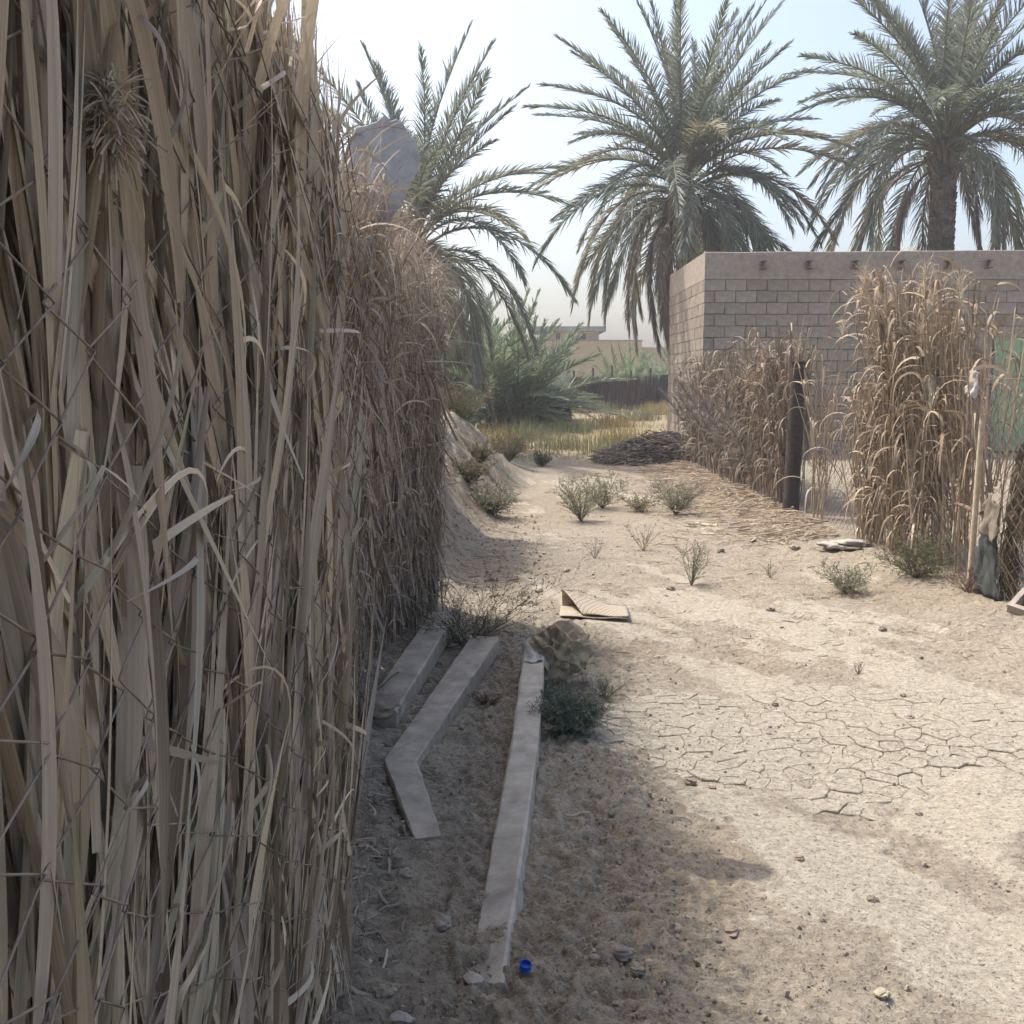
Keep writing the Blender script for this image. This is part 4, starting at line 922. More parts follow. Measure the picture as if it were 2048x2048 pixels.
palm(4.55, 26.6, .1, 6.25, .26, .20, 31, (10, 12, 12, 13, 14, 14, 12), 'date palm with hanging fronds rising behind the block building corner', 1.16, lean=(-.28, -.2), dead=13, beard=260)
palm(10.7, 26.2, .1, 7.3, .31, .26, 32, (9, 11, 12, 13, 14, 9, 4), 'date palm with thick ringed trunk standing clear above the block wall', 1.22, dead=9)
palm(-2.0, 21.5, .15, 4.15, .24, .2, 33, (7, 8, 9, 9, 9, 8, 3), 'date palm showing only its crown over the thatch fence', 1.0, dead=6)

# young stemless palms
FRY = [frond(3.0, t0, dr, 400 + i, .12, [(.20, .255, .175), (.215, .265, .185), (.235, .27, .19), (.205, .26, .165)][i % 4], lmax=.44, n=48, wl=.036).mesh('frond', M_frond) for i, (t0, dr) in enumerate([(86, 16), (78, 25), (70, 32), (62, 38), (52, 42), (42, 46), (28, 46)])]
FRYG = [frond(3.0, t0, dr, 450 + i, .12, (.17, .25, .115), lmax=.42, n=40, wl=.045).mesh('frond', M_frond) for i, (t0, dr) in enumerate([(86, 22), (78, 35), (70, 45), (60, 55), (48, 60), (35, 60)])]
FRYD = [frond(3.0, t0, dr, 480 + i, .3, (.26, .215, .15), (.26, .2, .14), lmax=.38, n=44).mesh('frond', M_frond) for i, (t0, dr) in enumerate([(60, 60), (40, 60), (25, 60)])]
def bushpalm(x, y, n, sc, seed, label, meshes=FRY, dry=0, spread=.5, up=1.0):
    r = np.random.default_rng(seed); z0 = float(gz(x, y)); e = empty('young_palm', (x, y, z0 - .05), label=label, cat='palm tree', group='young palms')
    for i in range(n):
        az = i * 2.39996 + r.normal(0, .3); q = min(int(len(meshes) * (i / n) ** up), len(meshes) - 1)
        put(meshes[q], 'frond', e, (r.normal(0, spread * .5), r.normal(0, spread * .5), r.uniform(0, .35)), az, sc * r.uniform(.8, 1.1), r.normal(0, .1), r.normal(0, .25))
    for i in range(dry): put(FRYD[i % 3], 'dry_frond', e, (r.normal(0, .3), r.normal(0, .3), .2), r.uniform(0, 6.28), sc * r.uniform(.7, 1), r.normal(0, .1), r.normal(0, .3))
    return e
bushpalm(-.75, 30.6, 110, 1.22, 41, 'big bushy young palm at the end of the path', spread=1.3)
bushpalm(-2.2, 31.0, 40, .95, 42, 'young palm half hidden behind the bushy palm and the bank', spread=1.0)
bushpalm(.7, 33.5, 40, .78, 43, 'young palm with greyish dry fronds right of the bushy palm', spread=1.0, dry=16)
bushpalm(2.2, 46, 30, .8, 44, 'dull drooping palm in front of the yellow brick house', spread=1.0, dry=26)
bushpalm(5.1, 45.5, 44, .88, 45, 'bright green young palm behind the dark stick fence', meshes=FRYG, spread=.9)
bushpalm(8.2, 50, 36, 1.1, 46, 'pale dusty palm behind the dark stick fence end', spread=1.0, dry=18)
bushpalm(-1.45, 23.5, 9, .32, 47, 'tiny palm sprout at the edge of the field', spread=.2)
bushpalm(10.6, 60, 36, 1.5, 48, 'hazy distant palm beside the brick house', spread=1.0)

# dark leafy shrubs below the young palms
def shrub(x, y, rx, ry, h, n, seed, label, c=(.035, .045, .028), cat='shrub'):
    r = np.random.default_rng(seed); z0 = float(gz(x, y)); e = empty('shrub', (x, y, z0), label=label, cat=cat)
    d = nrm(r.normal(0, 1, (n, 3))); d[:, 2] = np.abs(d[:, 2]); lob = .75 + .5 * fbm(d[:, 0] * 2.5 + seed, d[:, 1] * 2.5 + d[:, 2] * 2, seed, 3)
    p = d * (r.uniform(.35, 1, (n, 1)) ** .5) * lob[:, None] * A([rx, ry, h]) ; p[:, 2] += .05
    l = nrm(r.normal(0, 1, (n, 3)) + d * .6) * r.uniform(.05, .12, (n, 1)); t = np.linspace(0, 1, 3)[None, :, None]
    P = p[:, None] + l[:, None] * t; mb = MB(); mb.ribbons(P, A([[.02, .035, .006]]), r.normal(0, 1, (n, 1, 3)) + 0 * P, A(c) * r.uniform(.6, 1.6, (n, 1))); stuff(mb.build('foliage', M_green, e))
    m_ = 14; az = r.uniform(0, 6.28, m_); en = np.stack([np.cos(az) * rx * .6, np.sin(az) * ry * .6, h * r.uniform(.4, .8, m_)], -1); t = np.linspace(0, 1, 6)[None, :, None]
    mb = MB(); mb.tubes(en[:, None] * t + 0 * t, A([[.03, .026, .02, .016, .012, .006]]), (.12, .1, .08), sides=4); mb.build('stems', M_bark, e); return e
shrub(.45, 32.0, .6, .6, .9, 4200, 51, 'dark green shrub under the bushy young palm')
shrub(1.25, 32.2, .6, .6, 1.0, 4200, 52, 'dusky shrub between young palm and stick fence', (.055, .06, .04))
shrub(-1.0, 30.6, .9, .6, .85, 4200, 53, 'shaded low shrub at the foot of the bushy palm', (.04, .048, .03))
shrub(-2.6, 29.0, .9, .8, 1.3, 4600, 54, 'dark shrub behind the thatch screen', (.05, .06, .035))

# ------------------------------------------------------------------ the far fence and house
path4 = [(2.3, 40.5), (4.6, 41.2), (8.9, 42.0)]
ff = empty('stick_fence', (5.4, 41.3, float(gz(5.4, 41.3))), label='dark brown stick fence across the far side of the field', cat='fence')
off4 = A([5.4, 41.3, float(gz(5.4, 41.3))])
mb = MB(); thatch(mb, 2600, path4, [1.35, 1.45, 1.5, 1.55], .12, .02, .055, .7, 1.4, A([[.09, .055, .045], [.12, .075, .06], [.065, .045, .037], [.15, .10, .08]]), off4, zbase=None, tl=.05, K=4); stuff(mb.build('sticks', M_bark, ff))
for i, s in enumerate(np.linspace(.02, .98, 9)):
    B, T = path_pts(path4, A([s])); x, y = B[0]; mb = MB(); mb.tubes(A([[[0, 0, -.2], [.01, 0, .7], [.0, .02, 1.6 + .1 * (i % 3)]]]), .045, (.15, .11, .09), sides=7, cap=True)
    o = mb.build('fence_stake', M_bark, ff); o.location = A([x, y + .14, float(gz(x, y))]) - off4
def hang(name, corners, c, mat, parent=None, nx=16, ny=12, amp=.05, seed=0, off=(0, 0, 0)):
    a, b_, d, e_ = map(A, corners); u, w = np.meshgrid(np.linspace(0, 1, nx), np.linspace(0, 1, ny), indexing='ij'); u = u[..., None]; w = w[..., None]
    G = (a * (1 - u) + b_ * u) * (1 - w) + (e_ * (1 - u) + d * u) * w
    nn = nrm(np.cross(A(b_) - A(a), A(e_) - A(a))); G = G + nn * ((fbm(u[..., 0] * 7, w[..., 0] * 3, seed, 3) - .5) * 2 * amp)[..., None] + A([0, 0, 1]) * ((fbm(u[..., 0] * 4, u[..., 0] * 0 + seed, seed + 2, 2) - .5) * amp * 2)[..., None] * w
    K_, J_ = G.shape[:2]; V = np.concatenate([G.reshape(-1, 3), (G + nn * .006).reshape(-1, 3)]) - A(off); n0 = K_ * J_; idx = np.arange(n0).reshape(K_, J_)
    q = np.stack([idx[:-1, :-1], idx[1:, :-1], idx[1:, 1:], idx[:-1, 1:]], -1).reshape(-1, 4)
    per = np.concatenate([idx[:-1, 0], idx[-1, :-1], idx[:0:-1, -1], idx[0, :0:-1]]); pn = np.roll(per, -1)
    mb = MB(); mb.add(V, q=np.concatenate([q[:, ::-1], q + n0, np.stack([per, pn, pn + n0, per + n0], -1)]), c=A(c)); return mb.build(name, mat, parent)
g0 = float(gz(6.5, 41.5))
o = hang('tarpaulin', [(5.9, 41.22, g0 + .1), (7.3, 41.45, g0 + .1), (7.3, 41.45, g0 + 1.5), (5.9, 41.22, g0 + 1.42)], (.035, .042, .04), M_cloth, amp=.05, seed=4); tag(o, 'black tarpaulin hung over the far stick fence', 'tarpaulin')
o = hang('rusty_sheet', [(7.4, 41.45, g0 + .05), (8.35, 41.6, g0 + .05), (8.35, 41.6, g0 + 1.62), (7.4, 41.45, g0 + 1.7)], (.14, .085, .07), M_wire, amp=.03, seed=8); tag(o, 'rust-brown metal sheet leaning at the far fence end', 'metal sheet')
hs = empty('brick_house', (6, 75, .36), label='yellow brick house with flat slab roof beyond the palms', cat='house'); offb = A([6, 75, .36])
m, nt, b = new_mat('yellow_brick'); N = nt.nodes; L = nt.links
tc = N.new('ShaderNodeTexCoord'); mpn = N.new('ShaderNodeMapping'); mpn.inputs['Rotation'].default_value = (math.radians(90), 0, 0); L.new(tc.outputs['Object'], mpn.inputs[0])
br = N.new('ShaderNodeTexBrick'); br.inputs['Scale'].default_value = 4.2; br.inputs['Mortar Size'].default_value = .03; br.inputs['Color1'].default_value = (.52, .385, .205, 1); br.inputs['Color2'].default_value = (.44, .32, .165, 1); br.inputs['Mortar'].default_value = (.38, .31, .22, 1)
L.new(mpn.outputs[0], br.inputs['Vector']); L.new(br.outputs[0], b.inputs['Base Color']); b.inputs['Roughness'].default_value = .95; M_brick = m
def hb(boxes, name, mat, c, parent): 
    mb = MB()
    for bb in boxes: mb.add(boxv(*bb) - offb, q=BOXQ, c=A(c))
    return mb.build(name, mat, parent, smooth=False)
hb([(-1, 9.4, 75, 83, 0, 4.42)], 'wall', M_brick, (.4, .3, .18), hs)
hb([(2.2, 6.3, 75.3, 80, 4.42, 5.1)], 'upper_wall', M_brick, (.4, .3, .18), hs)
hb([(9.405, 13.5, 76, 83, 0, 4.0)], 'side_wall', M_brick, (.4, .3, .18), hs)
hb([(1.3, 6.75, 74.6, 80.5, 5.105, 5.45)], 'roof_slab', M_block, (.24, .235, .24), hs)
hb([(-1.05, 9.45, 74.95, 83.05, 4.422, 4.50)], 'parapet', M_block, (.26, .23, .2), hs)
for bb in ((5.05, 5.35, 75.27, 75.32, 4.55, 5.0), (3.2, 3.5, 75.27, 75.32, 4.55, 5.0)):
    w_ = hb([bb], 'window', M_paint, (.04, .03, .025), hs)
    hb([(bb[0] - .04, bb[1] + .04, 75.255, 75.268, bb[4] - .06, bb[4] - .005)], 'window_sill', M_block, (.3, .27, .23), w_)
dr = hb([(9.9, 10.9, 75.96, 76.02, .0, 2.3)], 'doorway', M_paint, (.05, .05, .05), hs)
hb([(9.75, 11.05, 75.93, 75.99, 2.301, 2.45)], 'lintel', M_block, (.32, .3, .29), dr)

# ------------------------------------------------------------------ grass and litter
def blades(name, X, Y, hlo, hhi, w, cols, label, lean=.5, cat='grass'):
    n = len(X); t = np.linspace(0, 1, 4)[None]; h = U(hlo, hhi, (n, 1)); az = U(0, 6.28, (n, 1)); ln = np.abs(rng.normal(0, lean, (n, 1)))
    P = np.stack([X[:, None] + np.cos(az) * ln * h * t ** 1.5, Y[:, None] + np.sin(az) * ln * h * t ** 1.5, gz(X, Y)[:, None] + h * t * (1 - .2 * ln * t) - .01], -1)
    mb = MB(); mb.ribbons(P, w * (1 - .85 * t), rng.normal(0, 1, (n, 1, 3)) * A([1, 1, .1]) + 0 * P, cols); o = mb.build(name, M_green); return tag(o, label, cat, kind='stuff')
n = 22000; X = U(-7, 9.5, n); Y = 19.5 + 22.5 * U(0, 1, n) ** 1.1
dens = fbm(X * .8, Y * .45, 101, 4) - .05 * sstep(28, 38, Y); k = (rng.random(n) < sstep(.44, .64, dens)) & ~((X > WX - .1) & (Y < 25.2)) & (X < 3.6 + .13 * (Y - 20) + 1.2) & (Y > 19.6 + .8 * vnoise(X * 2, X * 0, 4))
X, Y = X[k], Y[k]; mixv = fbm(X * .35, Y * .3, 111, 3)[:, None]
gc = np.where(mixv > .52, A([[.34, .285, .165]]), np.where(mixv > .44, A([[.30, .265, .175]]), A([[.24, .225, .15]]))) * U(.7, 1.25, (len(X), 1))
blades('field_grass', X, Y, .06, .22, .014, gc, 'sparse dry yellow-green grass covering the far field')
k = rng.random(5000) < .9; X = rng.normal(0, 1, 5000); Y = rng.normal(0, 1, 5000)
cl = A([(1.1, 23.0), (2.6, 24.5), (.2, 25.5), (-.6, 24), (2.2, 21.6), (-.9, 20.6), (1.7, 28), (3.0, 30), (.3, 28.6), (-1.6, 22), (4.0, 33), (5.2, 37), (3.4, 39.4), (6.2, 40.2), (2.6, 38.6), (7.4, 40.4)]); ci = rng.integers(0, len(cl), 5000)
X = cl[ci, 0] + X * .38; Y = cl[ci, 1] + Y * .38; cc = A([[.24, .235, .12], [.32, .26, .11], [.20, .215, .125], [.36, .27, .12]])[ci % 4] * U(.7, 1.3, (5000, 1))
blades('tall_field_weeds', X, Y, .2, .55, .02, cc, 'taller weed tufts standing here and there in the field', lean=.35, cat='weeds')

def litter(name, n, fx, fy, llo, lhi, wlo, whi, pal, label, zj=.02, kindcat='litter', flat=.12):
    X, Y = fx(n), fy(n); L_ = U(llo, lhi, (n, 1)); az = U(0, 6.28, (n, 1)); t = np.linspace(-.5, .5, 5)[None]; cv = rng.normal(0, .25, (n, 1))
    px = X[:, None] + np.cos(az) * L_ * t - np.sin(az) * cv * L_ * t ** 2 * 2; py = Y[:, None] + np.sin(az) * L_ * t + np.cos(az) * cv * L_ * t ** 2 * 2
    P = np.stack([px, py, gz(px, py) + .008 + np.abs(rng.normal(0, zj, (n, 1))) + rng.normal(0, flat, (n, 1)) * .5 * L_ * t + .3 * L_ * np.abs(rng.normal(0, flat, (n, 1))) * (.25 - t ** 2)], -1)
    P[..., 2] = np.maximum(P[..., 2], gz(px, py) + .004)
    mb = MB(); mb.ribbons(P, U(wlo, whi, (n, 1)) * (1 - 1.2 * np.abs(t) ** 2), rng.normal(0, .5, (n, 1, 3)) + A([0, 0, .0]) + np.stack([-np.sin(az), np.cos(az), 0 * az], -1) + 0 * P, leafcols(n, pal, .7, 1.2)); o = mb.build(name, M_thin); return tag(o, label, kindcat, kind='stuff')
STRAW = .85 * A([[.46, .36, .26], [.52, .42, .31], [.36, .27, .19], [.41, .335, .25], [.30, .22, .155]])
litter('reed_litter', 5200, lambda n: 3.15 - np.abs(rng.normal(0, .6, n)), lambda n: U(9.6, 18.5, n), .04, .24, .004, .014, STRAW, 'fallen straw and leaf litter along the foot of the reeds', .03)
litter('bank_scraps', 1600, lambda n: U(-1.0, .1, n), lambda n: U(7, 15, n), .03, .16, .003, .01, PAL2, 'dry leaf scraps strewn over the earth bank', .003, flat=.05)
litter('chaff', 700, lambda n: U(.6, 3.1, n), lambda n: U(5.5, 10.5, n), .03, .12, .003, .009, STRAW, 'scattered bits of straw on the open path', .002, flat=.05)
litter('leaf_scraps', 420, lambda n: -.3 - np.abs(rng.normal(0, .25, n)), lambda n: U(2.1, 6.2, n), .03, .14, .003, .009, PAL2[[1, 3, 4]], 'dry leaf scraps at the foot of the left fences', .003, flat=.05)

# debris heap by the building corner
HC = A([2.75, 19.4])
e = empty('debris_heap', (HC[0], HC[1], float(gz(*HC))), label='dark heap of dead palm twigs at the block building corner', cat='heap')
mb = MB(); a = np.linspace(0, 2 * math.pi, 40, endpoint=False); rr = np.linspace(0, 1, 14)[:, None]
vx = rr * np.cos(a) * 1.1; vy = rr * np.sin(a) * .85
hz = .46 * (1 - rr ** 1.6) * (.25 + 1.5 * fbm(vx * 1.8 + 5, vy * 1.8, 7, 4)) - .06
V = np.stack([vx, vy, hz + (gz(vx + HC[0], vy + HC[1]) - float(gz(*HC)))], -1); idx = np.arange(14 * 40).reshape(14, 40); nx = np.roll(idx, -1, 1)
mb.add(V.reshape(-1, 3), q=np.stack([idx[:-1], idx[1:], nx[1:], nx[:-1]], -1).reshape(-1, 4), c=(.075, .058, .048)); mb.build('mound', M_soil, e)
n = 2400; r_ = np.sqrt(U(0, 1, n)); a = U(0, 6.28, n); x = r_ * np.cos(a) * 1.2; y = r_ * np.sin(a) * .95; z = np.maximum(.42 * (1 - r_ ** 1.6), 0) + U(-.02, .1, n) + gz(x + HC[0], y + HC[1]) - float(gz(*HC))
t = np.linspace(-.5, .5, 5)[None]; L_ = U(.1, .4, (n, 1)); az = U(0, 6.28, (n, 1)); P = np.stack([x[:, None] + np.cos(az) * L_ * t, y[:, None] + np.sin(az) * L_ * t, z[:, None] + rng.normal(0, .3, (n, 1)) * L_ * t + .1 * L_ * (.25 - t ** 2) + .02], -1)
mb = MB(); mb.ribbons(P, U(.008, .022, (n, 1)), rng.normal(0, 1, (n, 1, 3)) + 0 * P, leafcols(n, A([[.17, .13, .105], [.22, .17, .14], [.11, .085, .07], [.33, .27, .215]]), .7, 1.2)); stuff(mb.build('twigs', M_thin, e))

# ------------------------------------------------------------------ dry reeds along the right-hand fence
REED = .82 * A([[.46, .365, .26], [.52, .425, .315], [.40, .31, .215], [.33, .25, .175], [.56, .475, .37], [.43, .32, .205]])
RDARK = .85 * A([[.28, .215, .16], [.33, .265, .195], [.22, .17, .125], [.38, .30, .225]])
def reed_bundle(x, y, n, ln, wd, hlo, hhi, pal, label, seed, n_leaf=16, leafL=(.2, .65), lw=(.012, .030), stalk_c=(.44, .34, .23), grp='dry reed bundles along the right fence', parts=True, lowleaf=.08, plume=0):
    r = np.random.default_rng(seed); z0 = float(gz(x, y)); e = empty('reed_bundle', (x, y, z0), label=label, cat='reeds', group=grp)
    K = 9; t = np.linspace(0, 1, K)
    S_ = []; H = r.uniform(hlo, hhi, n)
    for i in range(n):
        bx, by = r.normal(0, wd * .5), r.uniform(-ln / 2, ln / 2); lx, ly = r.normal(0, .12, 2)
        P = np.stack([bx + lx * H[i] * t ** 1.5, by + ly * H[i] * t ** 1.3, H[i] * t - .03 * (1 - t)], -1) + np.cumsum(r.normal(0, .006, (K, 3)), 0) * A([1, 1, 0]); S_.append(P)
    S_ = A(S_); R_ = r.uniform(.006, .012, (n, 1)) * (1.05 - .6 * t)
    if parts:
        for i in range(n):
            mb = MB(); mb.tubes(S_[i:i + 1], R_[i:i + 1], A(stalk_c) * r.uniform(.7, 1.3), sides=6); mb.build('stalk', M_thin, e)
    else:
        mb = MB(); mb.tubes(S_, R_, A(stalk_c) * r.uniform(.7, 1.3, (n, 1)), sides=5); stuff(mb.build('stalks', M_thin, e))
    m_ = n * n_leaf; si = r.integers(0, n, m_); f = (lowleaf + (1 - lowleaf) * r.random(m_) ** .75) * (K - 1); i0 = np.minimum(f.astype(int), K - 2); b0 = S_[si, i0] + (S_[si, i0 + 1] - S_[si, i0]) * (f - i0)[:, None]
    az = r.uniform(0, 6.28, (m_, 1)); Kl = 9; tl = np.linspace(0, 1, Kl)[None]; a0 = r.uniform(.6, 1.5, (m_, 1)); a_ = a0 - r.uniform(1.8, 4.6, (m_, 1)) * tl ** r.uniform(.7, 1.5, (m_, 1)); L_ = r.uniform(*leafL, (m_, 1))
    a_ = np.maximum(a_, -1.45 + r.normal(0, .12, (m_, 1))); hh = np.cumsum(np.cos(a_), 1) / Kl * L_; hz = np.cumsum(np.sin(a_), 1) / Kl * L_
    P = np.stack([b0[:, :1] + np.cos(az) * hh, b0[:, 1:2] + np.sin(az) * hh, np.maximum(b0[:, 2:] + hz, .01)], -1)
    sd = np.stack([-np.sin(az), np.cos(az), 0 * az], -1) + r.normal(0, .45, (m_, 1, 3))
    cols = pal[r.integers(0, len(pal), m_)] * r.uniform(.7, 1.2, (m_, 1))
    mb = MB(); mb.ribbons(P, r.uniform(*lw, (m_, 1)) * (1 - .92 * tl ** 1.6), sd + 0 * P, cols)
    nb = n * 11; si = r.integers(0, n, nb); b0 = S_[si, 0]; L2 = r.uniform(.3, .9, (nb, 1)) * H[si][:, None]; st = r.uniform(0, .6, (nb, 1)) * (H[si][:, None])
    P = np.stack([S_[si, 0, 0:1] + r.normal(0, .05, (nb, 1)) + (r.normal(0, .12, (nb, 1)) * tl) * L2, S_[si, 0, 1:2] + r.normal(0, .05, (nb, 1)) + r.normal(0, .1, (nb, 1)) * tl * L2, np.minimum(st + L2 * tl, H[si][:, None] * 1.04)], -1)
    mb.ribbons(P, r.uniform(.008, .024, (nb, 1)) * (1 - .7 * tl), r.normal(0, 1, (nb, 1, 3)) + 0 * P, pal[r.integers(0, len(pal), nb)] * r.uniform(.6, 1.05, (nb, 1)))
    stuff(mb.build('leaves', M_thin, e))
    if plume:
        mb = MB()
        for i in range(plume):
            tip = S_[i % n, -1]; nn = 60; d = nrm(r.normal(0, 1, (nn, 3)) * A([.4, .4, .3]) + A([0, .1, 1])) * r.uniform(.08, .24, (nn, 1)); tt = np.linspace(0, 1, 4)[None, :, None]
            Q = tip + A([0, 0, -.1]) + r.uniform(0, .18, (nn, 1, 1)) * A([0, 0, 1]) + d[:, None] * tt + A([0, 0, -.06]) * tt ** 2; mb.ribbons(Q, .005 * (1 - .7 * tt[..., 0]), r.normal(0, 1, (nn, 1, 3)) + 0 * Q, A([.50, .42, .31]) * r.uniform(.8, 1.2, (nn, 1)))
        stuff(mb.build('plumes', M_thin, e))
    return e
reed_bundle(3.36, 8.8, 24, .5, .14, 1.75, 2.35, REED, 'tallest tan reed bundle with feathery tops beside the chain-link mesh', 61, n_leaf=26, plume=6)
reed_bundle(3.38, 8.25, 16, .35, .12, 1.4, 2.45, REED, 'upright tan reed bundle next to the tallest one, nearer the stake', 62, n_leaf=26, plume=4)
reed_bundle(3.36, 9.35, 18, .4, .16, 1.15, 1.65, REED, 'shorter tan reed bundle between the tallest one and the gap', 63, n_leaf=26)
reed_bundle(3.40, 7.75, 7, .25, .06, 1.4, 2.15, REED[[0, 2, 5]], 'sparse reddish reed bundle with bare lower stalks', 64, n_leaf=12, lowleaf=.45, plume=3)
reed_bundle(3.37, 7.22, 3, .06, .03, 1.6, 2.15, REED[[0, 2]], 'thin reed stalks tied up beside the pale stake', 65, n_leaf=9, lowleaf=.3, plume=0)
reed_bundle(3.28, 10.7, 4, .5, .08, 1.3, 1.7, REED, 'thin see-through reed bundle in the gap beside the dark post', 66, n_leaf=10)
for i, (y, n, h0, h1, lab) in enumerate([(12.1, 26, 1.5, 2.15, 'dense brown reed bundle just behind the dark post'), (12.9, 28, 1.4, 1.95, 'dense brown reed bundle second beyond the dark post'), (13.8, 28, 1.4, 1.95, 'dense grey-brown reed bundle third beyond the dark post'), (14.9, 28, 1.4, 1.9, 'grey-brown reed bundle midway along to the block building'), (16.1, 26, 1.4, 1.9, 'grey reed bundle with palm fronds leaning on it'), (17.6, 26, 1.4, 1.85, 'grey reed bundle last before the block building corner')]):
    reed_bundle(3.22 + .02 * i, y, n, .95, .18, h0, h1, RDARK if i else np.concatenate([RDARK, REED[[0, 3]]]), lab, 70 + i, n_leaf=18, parts=False, stalk_c=(.30, .235, .175), plume=3 if i in (0, 1) else 0)
# dried palm fronds leaning in the far reeds
FRR = [frond(1.7, 88 - 3 * v, 34, 520 + v, .25, (.26, .22, .185), (.25, .20, .16), lmax=.36, n=44, sharp=2.0).mesh('palm_frond', M_frond) for v in range(3)]
for i in range(16):
    y = U(11.9, 18.6); x = 3.18 + U(-.12, .15); o = put(FRR[i % 3], 'palm_frond', None, (x, y, float(gz(x, y)) - .02), U(1.9, 4.6), U(.7, 1.0), U(-.15, .15), U(-.3, .3))
    tag(o, 'dried grey palm frond stood upright among the far reeds', 'palm frond', 'dried fronds in the reed row')

# chain-link mesh of the right fence
cf = empty('chain_link_fence', (3.3, 8.5, float(gz(3.3, 8.5))), label='rusty chain-link fence with the reeds behind it', cat='fence'); offc = A([3.3, 8.5, float(gz(3.3, 8.5))])
wm = MB()
def frr(s, z, d): x = 3.235 + d + .03 * np.sin(s * 1.3); y = 5.2 + s; return np.stack([x, y, gz(x, y) + .02 + z], -1) - offc
chain_link(wm, 94, 34, .064, .0425, .0016, frr, 21, c=(.16, .12, .10)); wm.build('wire_mesh', M_wire, cf)
t = np.linspace(0, 1, 80); ys_ = 5.2 + 6.2 * t; wm = MB(); wm.tubes(np.stack([np.full(80, 3.225), ys_, gz(3.23 + 0 * t, ys_) + 1.47 + .012 * np.sin(t * 20)], -1)[None] - offc, .0028, (.17, .135, .115), sides=5); wm.build('top_wire', M_wire, cf)

# dark charred post
def roundpost(x, y, h, r, lean, c, label, name, seed, sides=14, cat='post', rag=.18):
    e = empty(name, (x, y, float(gz(x, y)) - .05), label=label, cat=cat)
    K = 26; t = np.linspace(0, 1, K); P = np.stack([lean[0] * t * h, lean[1] * t * h, h * t], -1); mb = MB(); mb.tubes(P[None], (r * (1.1 - .2 * t + .12 * (fbm(t * 7, t * 0, seed, 3) - .5)))[None], A(c), sides=sides, cap=True)
    v = mb.v[0]; ax = np.repeat(P, sides, 0); mb.v[0] = ax + (v - ax) * (1 + rag * (fbm(np.arange(len(v)) % sides * .9, np.repeat(t, sides) * 6, seed, 3) - .5))[:, None]; mb.build('shaft', M_bark, e); return e
roundpost(3.14, 11.45, 1.72, .085, (.025, .02), (.055, .042, .038), 'dark charred wooden post standing in the reed row', 'wooden_post', 5)
e = roundpost(3.19, 7.02, 1.28, .021, (.012, -.015), (.48, .38, .265), 'thin pale wooden stake at the corner of the chain-link mesh', 'stake', 8, 8, 'stake', .1)
# crosswise stick
o = stick(3.28, 7.3, .62, 1.45, .017, 'grey-brown stick wedged level in the chain-link mesh', (.24, .17, .12), name='stick', cat='stick', z=float(gz(3.28, 7.3)) + .52)
# rags and sacks at the fence corner
def sack(x, y, z0, z1, w, c, label, seed, name='sack', cat='sack', flare=.35, mat=M_cloth, ry=.5):
    r = np.random.default_rng(seed); K, J = 26, 22; a = np.linspace(0, 2 * math.pi, J, endpoint=False); rows = []
    for i, f in enumerate(np.linspace(0, 1, K)):
        rad = w * (.35 + flare * math.sin(f * 2.6) + .25 * fbm(np.cos(a) * 1.5 + f * 3, np.sin(a) * 1.5 + seed, seed, 3)) + .12 * w * np.sin(a * 4 + f * 5 + seed)
        if f > .94 or f < .04: rad = rad * .55
        off = .06 * math.sin(f * 5 + seed); rows.append(np.stack([x + rad * np.cos(a) * ry + off * .4, y + rad * np.sin(a) + off, z0 + (z1 - z0) * f + .03 * (fbm(a * 1.2, a * 0 + f * 4, seed + 4, 2) - .5)], -1))
    V = A(rows); b0 = A([x, y, z0]); idx = np.arange(K * J).reshape(K, J); nx = np.roll(idx, -1, 1)
    tr = [[idx[e, 0], idx[e, k + (1 if e else 0)], idx[e, k + (0 if e else 1)]] for e in (0, K - 1) for k in range(1, J - 1)]
    mb = MB(); mb.add(V.reshape(-1, 3) - b0, q=np.stack([idx[:-1], nx[:-1], nx[1:], idx[1:]], -1).reshape(-1, 4), t=tr, c=A(c)); o = mb.build(name, mat); o.location = b0; return tag(o, label, cat)
g1 = float(gz(3.25, 6.8))
def burlap(x, y, z, w, h, label, seed, c=(.15, .12, .08)):
    e = empty('burlap', (x, y, z), label=label, cat='burlap'); r = np.random.default_rng(seed)
    for k_ in range(2):
        o = hang('cloth', [(-.02 + .05 * k_, w / 2, .02), (.02, -w / 2, .0), (.03, -w * .35, h), (.0 + .03 * k_, w * .3, h * .96)], A(c) * (1 - .25 * k_), M_cloth, e, nx=34, ny=40, amp=w * .42, seed=seed + 7 * k_)
    n = 420; t = np.linspace(0, 1, 6)[None]; y0 = r.uniform(-w / 2, w / 2, (n, 1)); z0 = r.uniform(0, h, (n, 1)); L_ = r.uniform(.05, .22, (n, 1))
    P = np.stack([r.normal(0, .04, (n, 1)) + r.normal(0, .25, (n, 1)) * L_ * t, y0 + r.normal(0, .4, (n, 1)) * L_ * t, z0 - L_ * t * .8], -1)
    mb = MB(); mb.ribbons(P, .006 * (1 - .7 * t), r.normal(0, 1, (n, 1, 3)) + 0 * P, A(c) * r.uniform(.6, 1.5, (n, 1))); stuff(mb.build('frayed_threads', M_thin, e))
burlap(3.32, 6.60, g1 + .42, .24, .62, 'frayed brown burlap hanging on the fence corner', 3)
burlap(3.30, 6.70, g1 + .04, .12, .46, 'narrow strip of dark burlap dangling below the hanging burlap', 5, (.11, .085, .055))
o = hang('cloth', [(3.20, 6.95, g1 - .0), (3.20, 6.62, g1 - .0), (3.24, 6.80, g1 + .40), (3.24, 6.95, g1 + .45)], (.055, .06, .058), M_cloth, amp=.05, seed=6); tag(o, 'dark grey cloth draped at the foot of the pale stake', 'cloth')
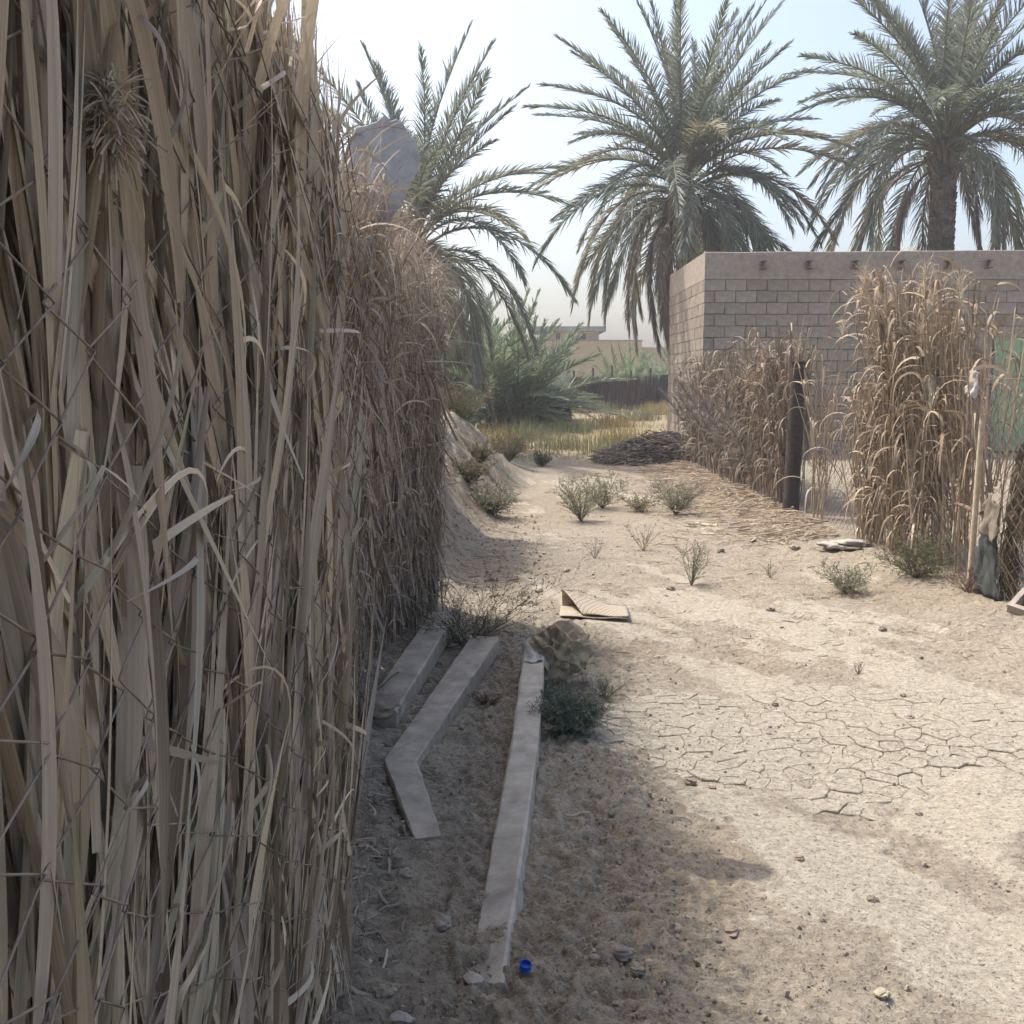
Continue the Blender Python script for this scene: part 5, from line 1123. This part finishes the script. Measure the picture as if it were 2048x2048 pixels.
o = hang('plastic_sheet', [(3.19, 6.90, g1 + .42), (3.19, 6.68, g1 + .38), (3.21, 6.68, g1 + .62), (3.21, 6.85, g1 + .68)], (.20, .17, .13), M_cloth, amp=.04, seed=9); tag(o, 'torn pale sheet behind the chain-link mesh above the dark cloth', 'sheet')
o = hang('plastic_bag', [(3.2, 7.28, g1 + 1.36), (3.2, 7.12, g1 + 1.32), (3.22, 7.10, g1 + 1.50), (3.22, 7.2, g1 + 1.52)], (.45, .43, .39), M_cloth, amp=.04, seed=12); tag(o, 'white plastic scrap snagged on the top wire', 'plastic bag')
o = hang('cloth', [(3.22, 8.0, g1 + 1.18), (3.22, 7.86, g1 + 1.2), (3.22, 7.88, g1 + 1.48), (3.22, 7.98, g1 + 1.47)], (.26, .24, .18), M_cloth, amp=.04, seed=15); tag(o, 'small olive rag hung over the top wire near the reddish reeds', 'rag')
# crumpled pale rag on the ground
v = rough(rough(ICO4V, .6, 1.6, 131), .35, 4.5, 132) * A([.24, .15, .045]); mb = MB(); mb.add(v, t=ICO4F, c=(.38, .34, .30)); o = mb.build('rag', M_cloth); o.location = (2.98, 9.05, float(gz(2.98, 9.05)) + .025); tag(o, 'crumpled pale rag on the ground before the tallest reeds', 'rag')
# hollow concrete block, half sunk
e = empty('hollow_block', (3.33, 6.38, float(gz(3.33, 6.38)) + .02), math.radians(35), 'pale broken hollow block at the fence corner', 'block'); e.rotation_euler = (math.radians(12), math.radians(-22), math.radians(40))
part('shell', [(-.2, .2, -.10, -.068, -.1, .1), (-.2, .2, .068, .10, -.1, .1), (-.2, -.165, -.0675, .0675, -.1, .1), (.165, .2, -.0675, .0675, -.1, .1), (-.0175, .0175, -.0675, .0675, -.1, .1), (-.1645, -.018, -.0675, .0675, -.1, -.07), (.018, .1645, -.0675, .0675, -.1, -.07)], (.36, .31, .255), e, M_block)

# ------------------------------------------------------------------ dusty air
mb = MB(); mb.add(boxv(-160, 160, -30, 200, -1.5, 15), q=BOXQ, c=(1, 1, 1)); hz_ = mb.build('haze', None, smooth=False); hz_['kind'] = 'stuff'; hz_['label'] = 'pale dusty haze in the hot air'
m = bpy.data.materials.new('haze_air'); m.use_nodes = True; nt = m.node_tree; nt.nodes.remove(nt.nodes['Principled BSDF'])
pv = nt.nodes.new('ShaderNodeVolumePrincipled'); pv.inputs['Color'].default_value = (.93, .95, 1.0, 1); pv.inputs['Density'].default_value = .0020; pv.inputs['Anisotropy'].default_value = .2
nt.links.new(pv.outputs[0], nt.nodes['Material Output'].inputs['Volume']); hz_.data.materials.append(m)
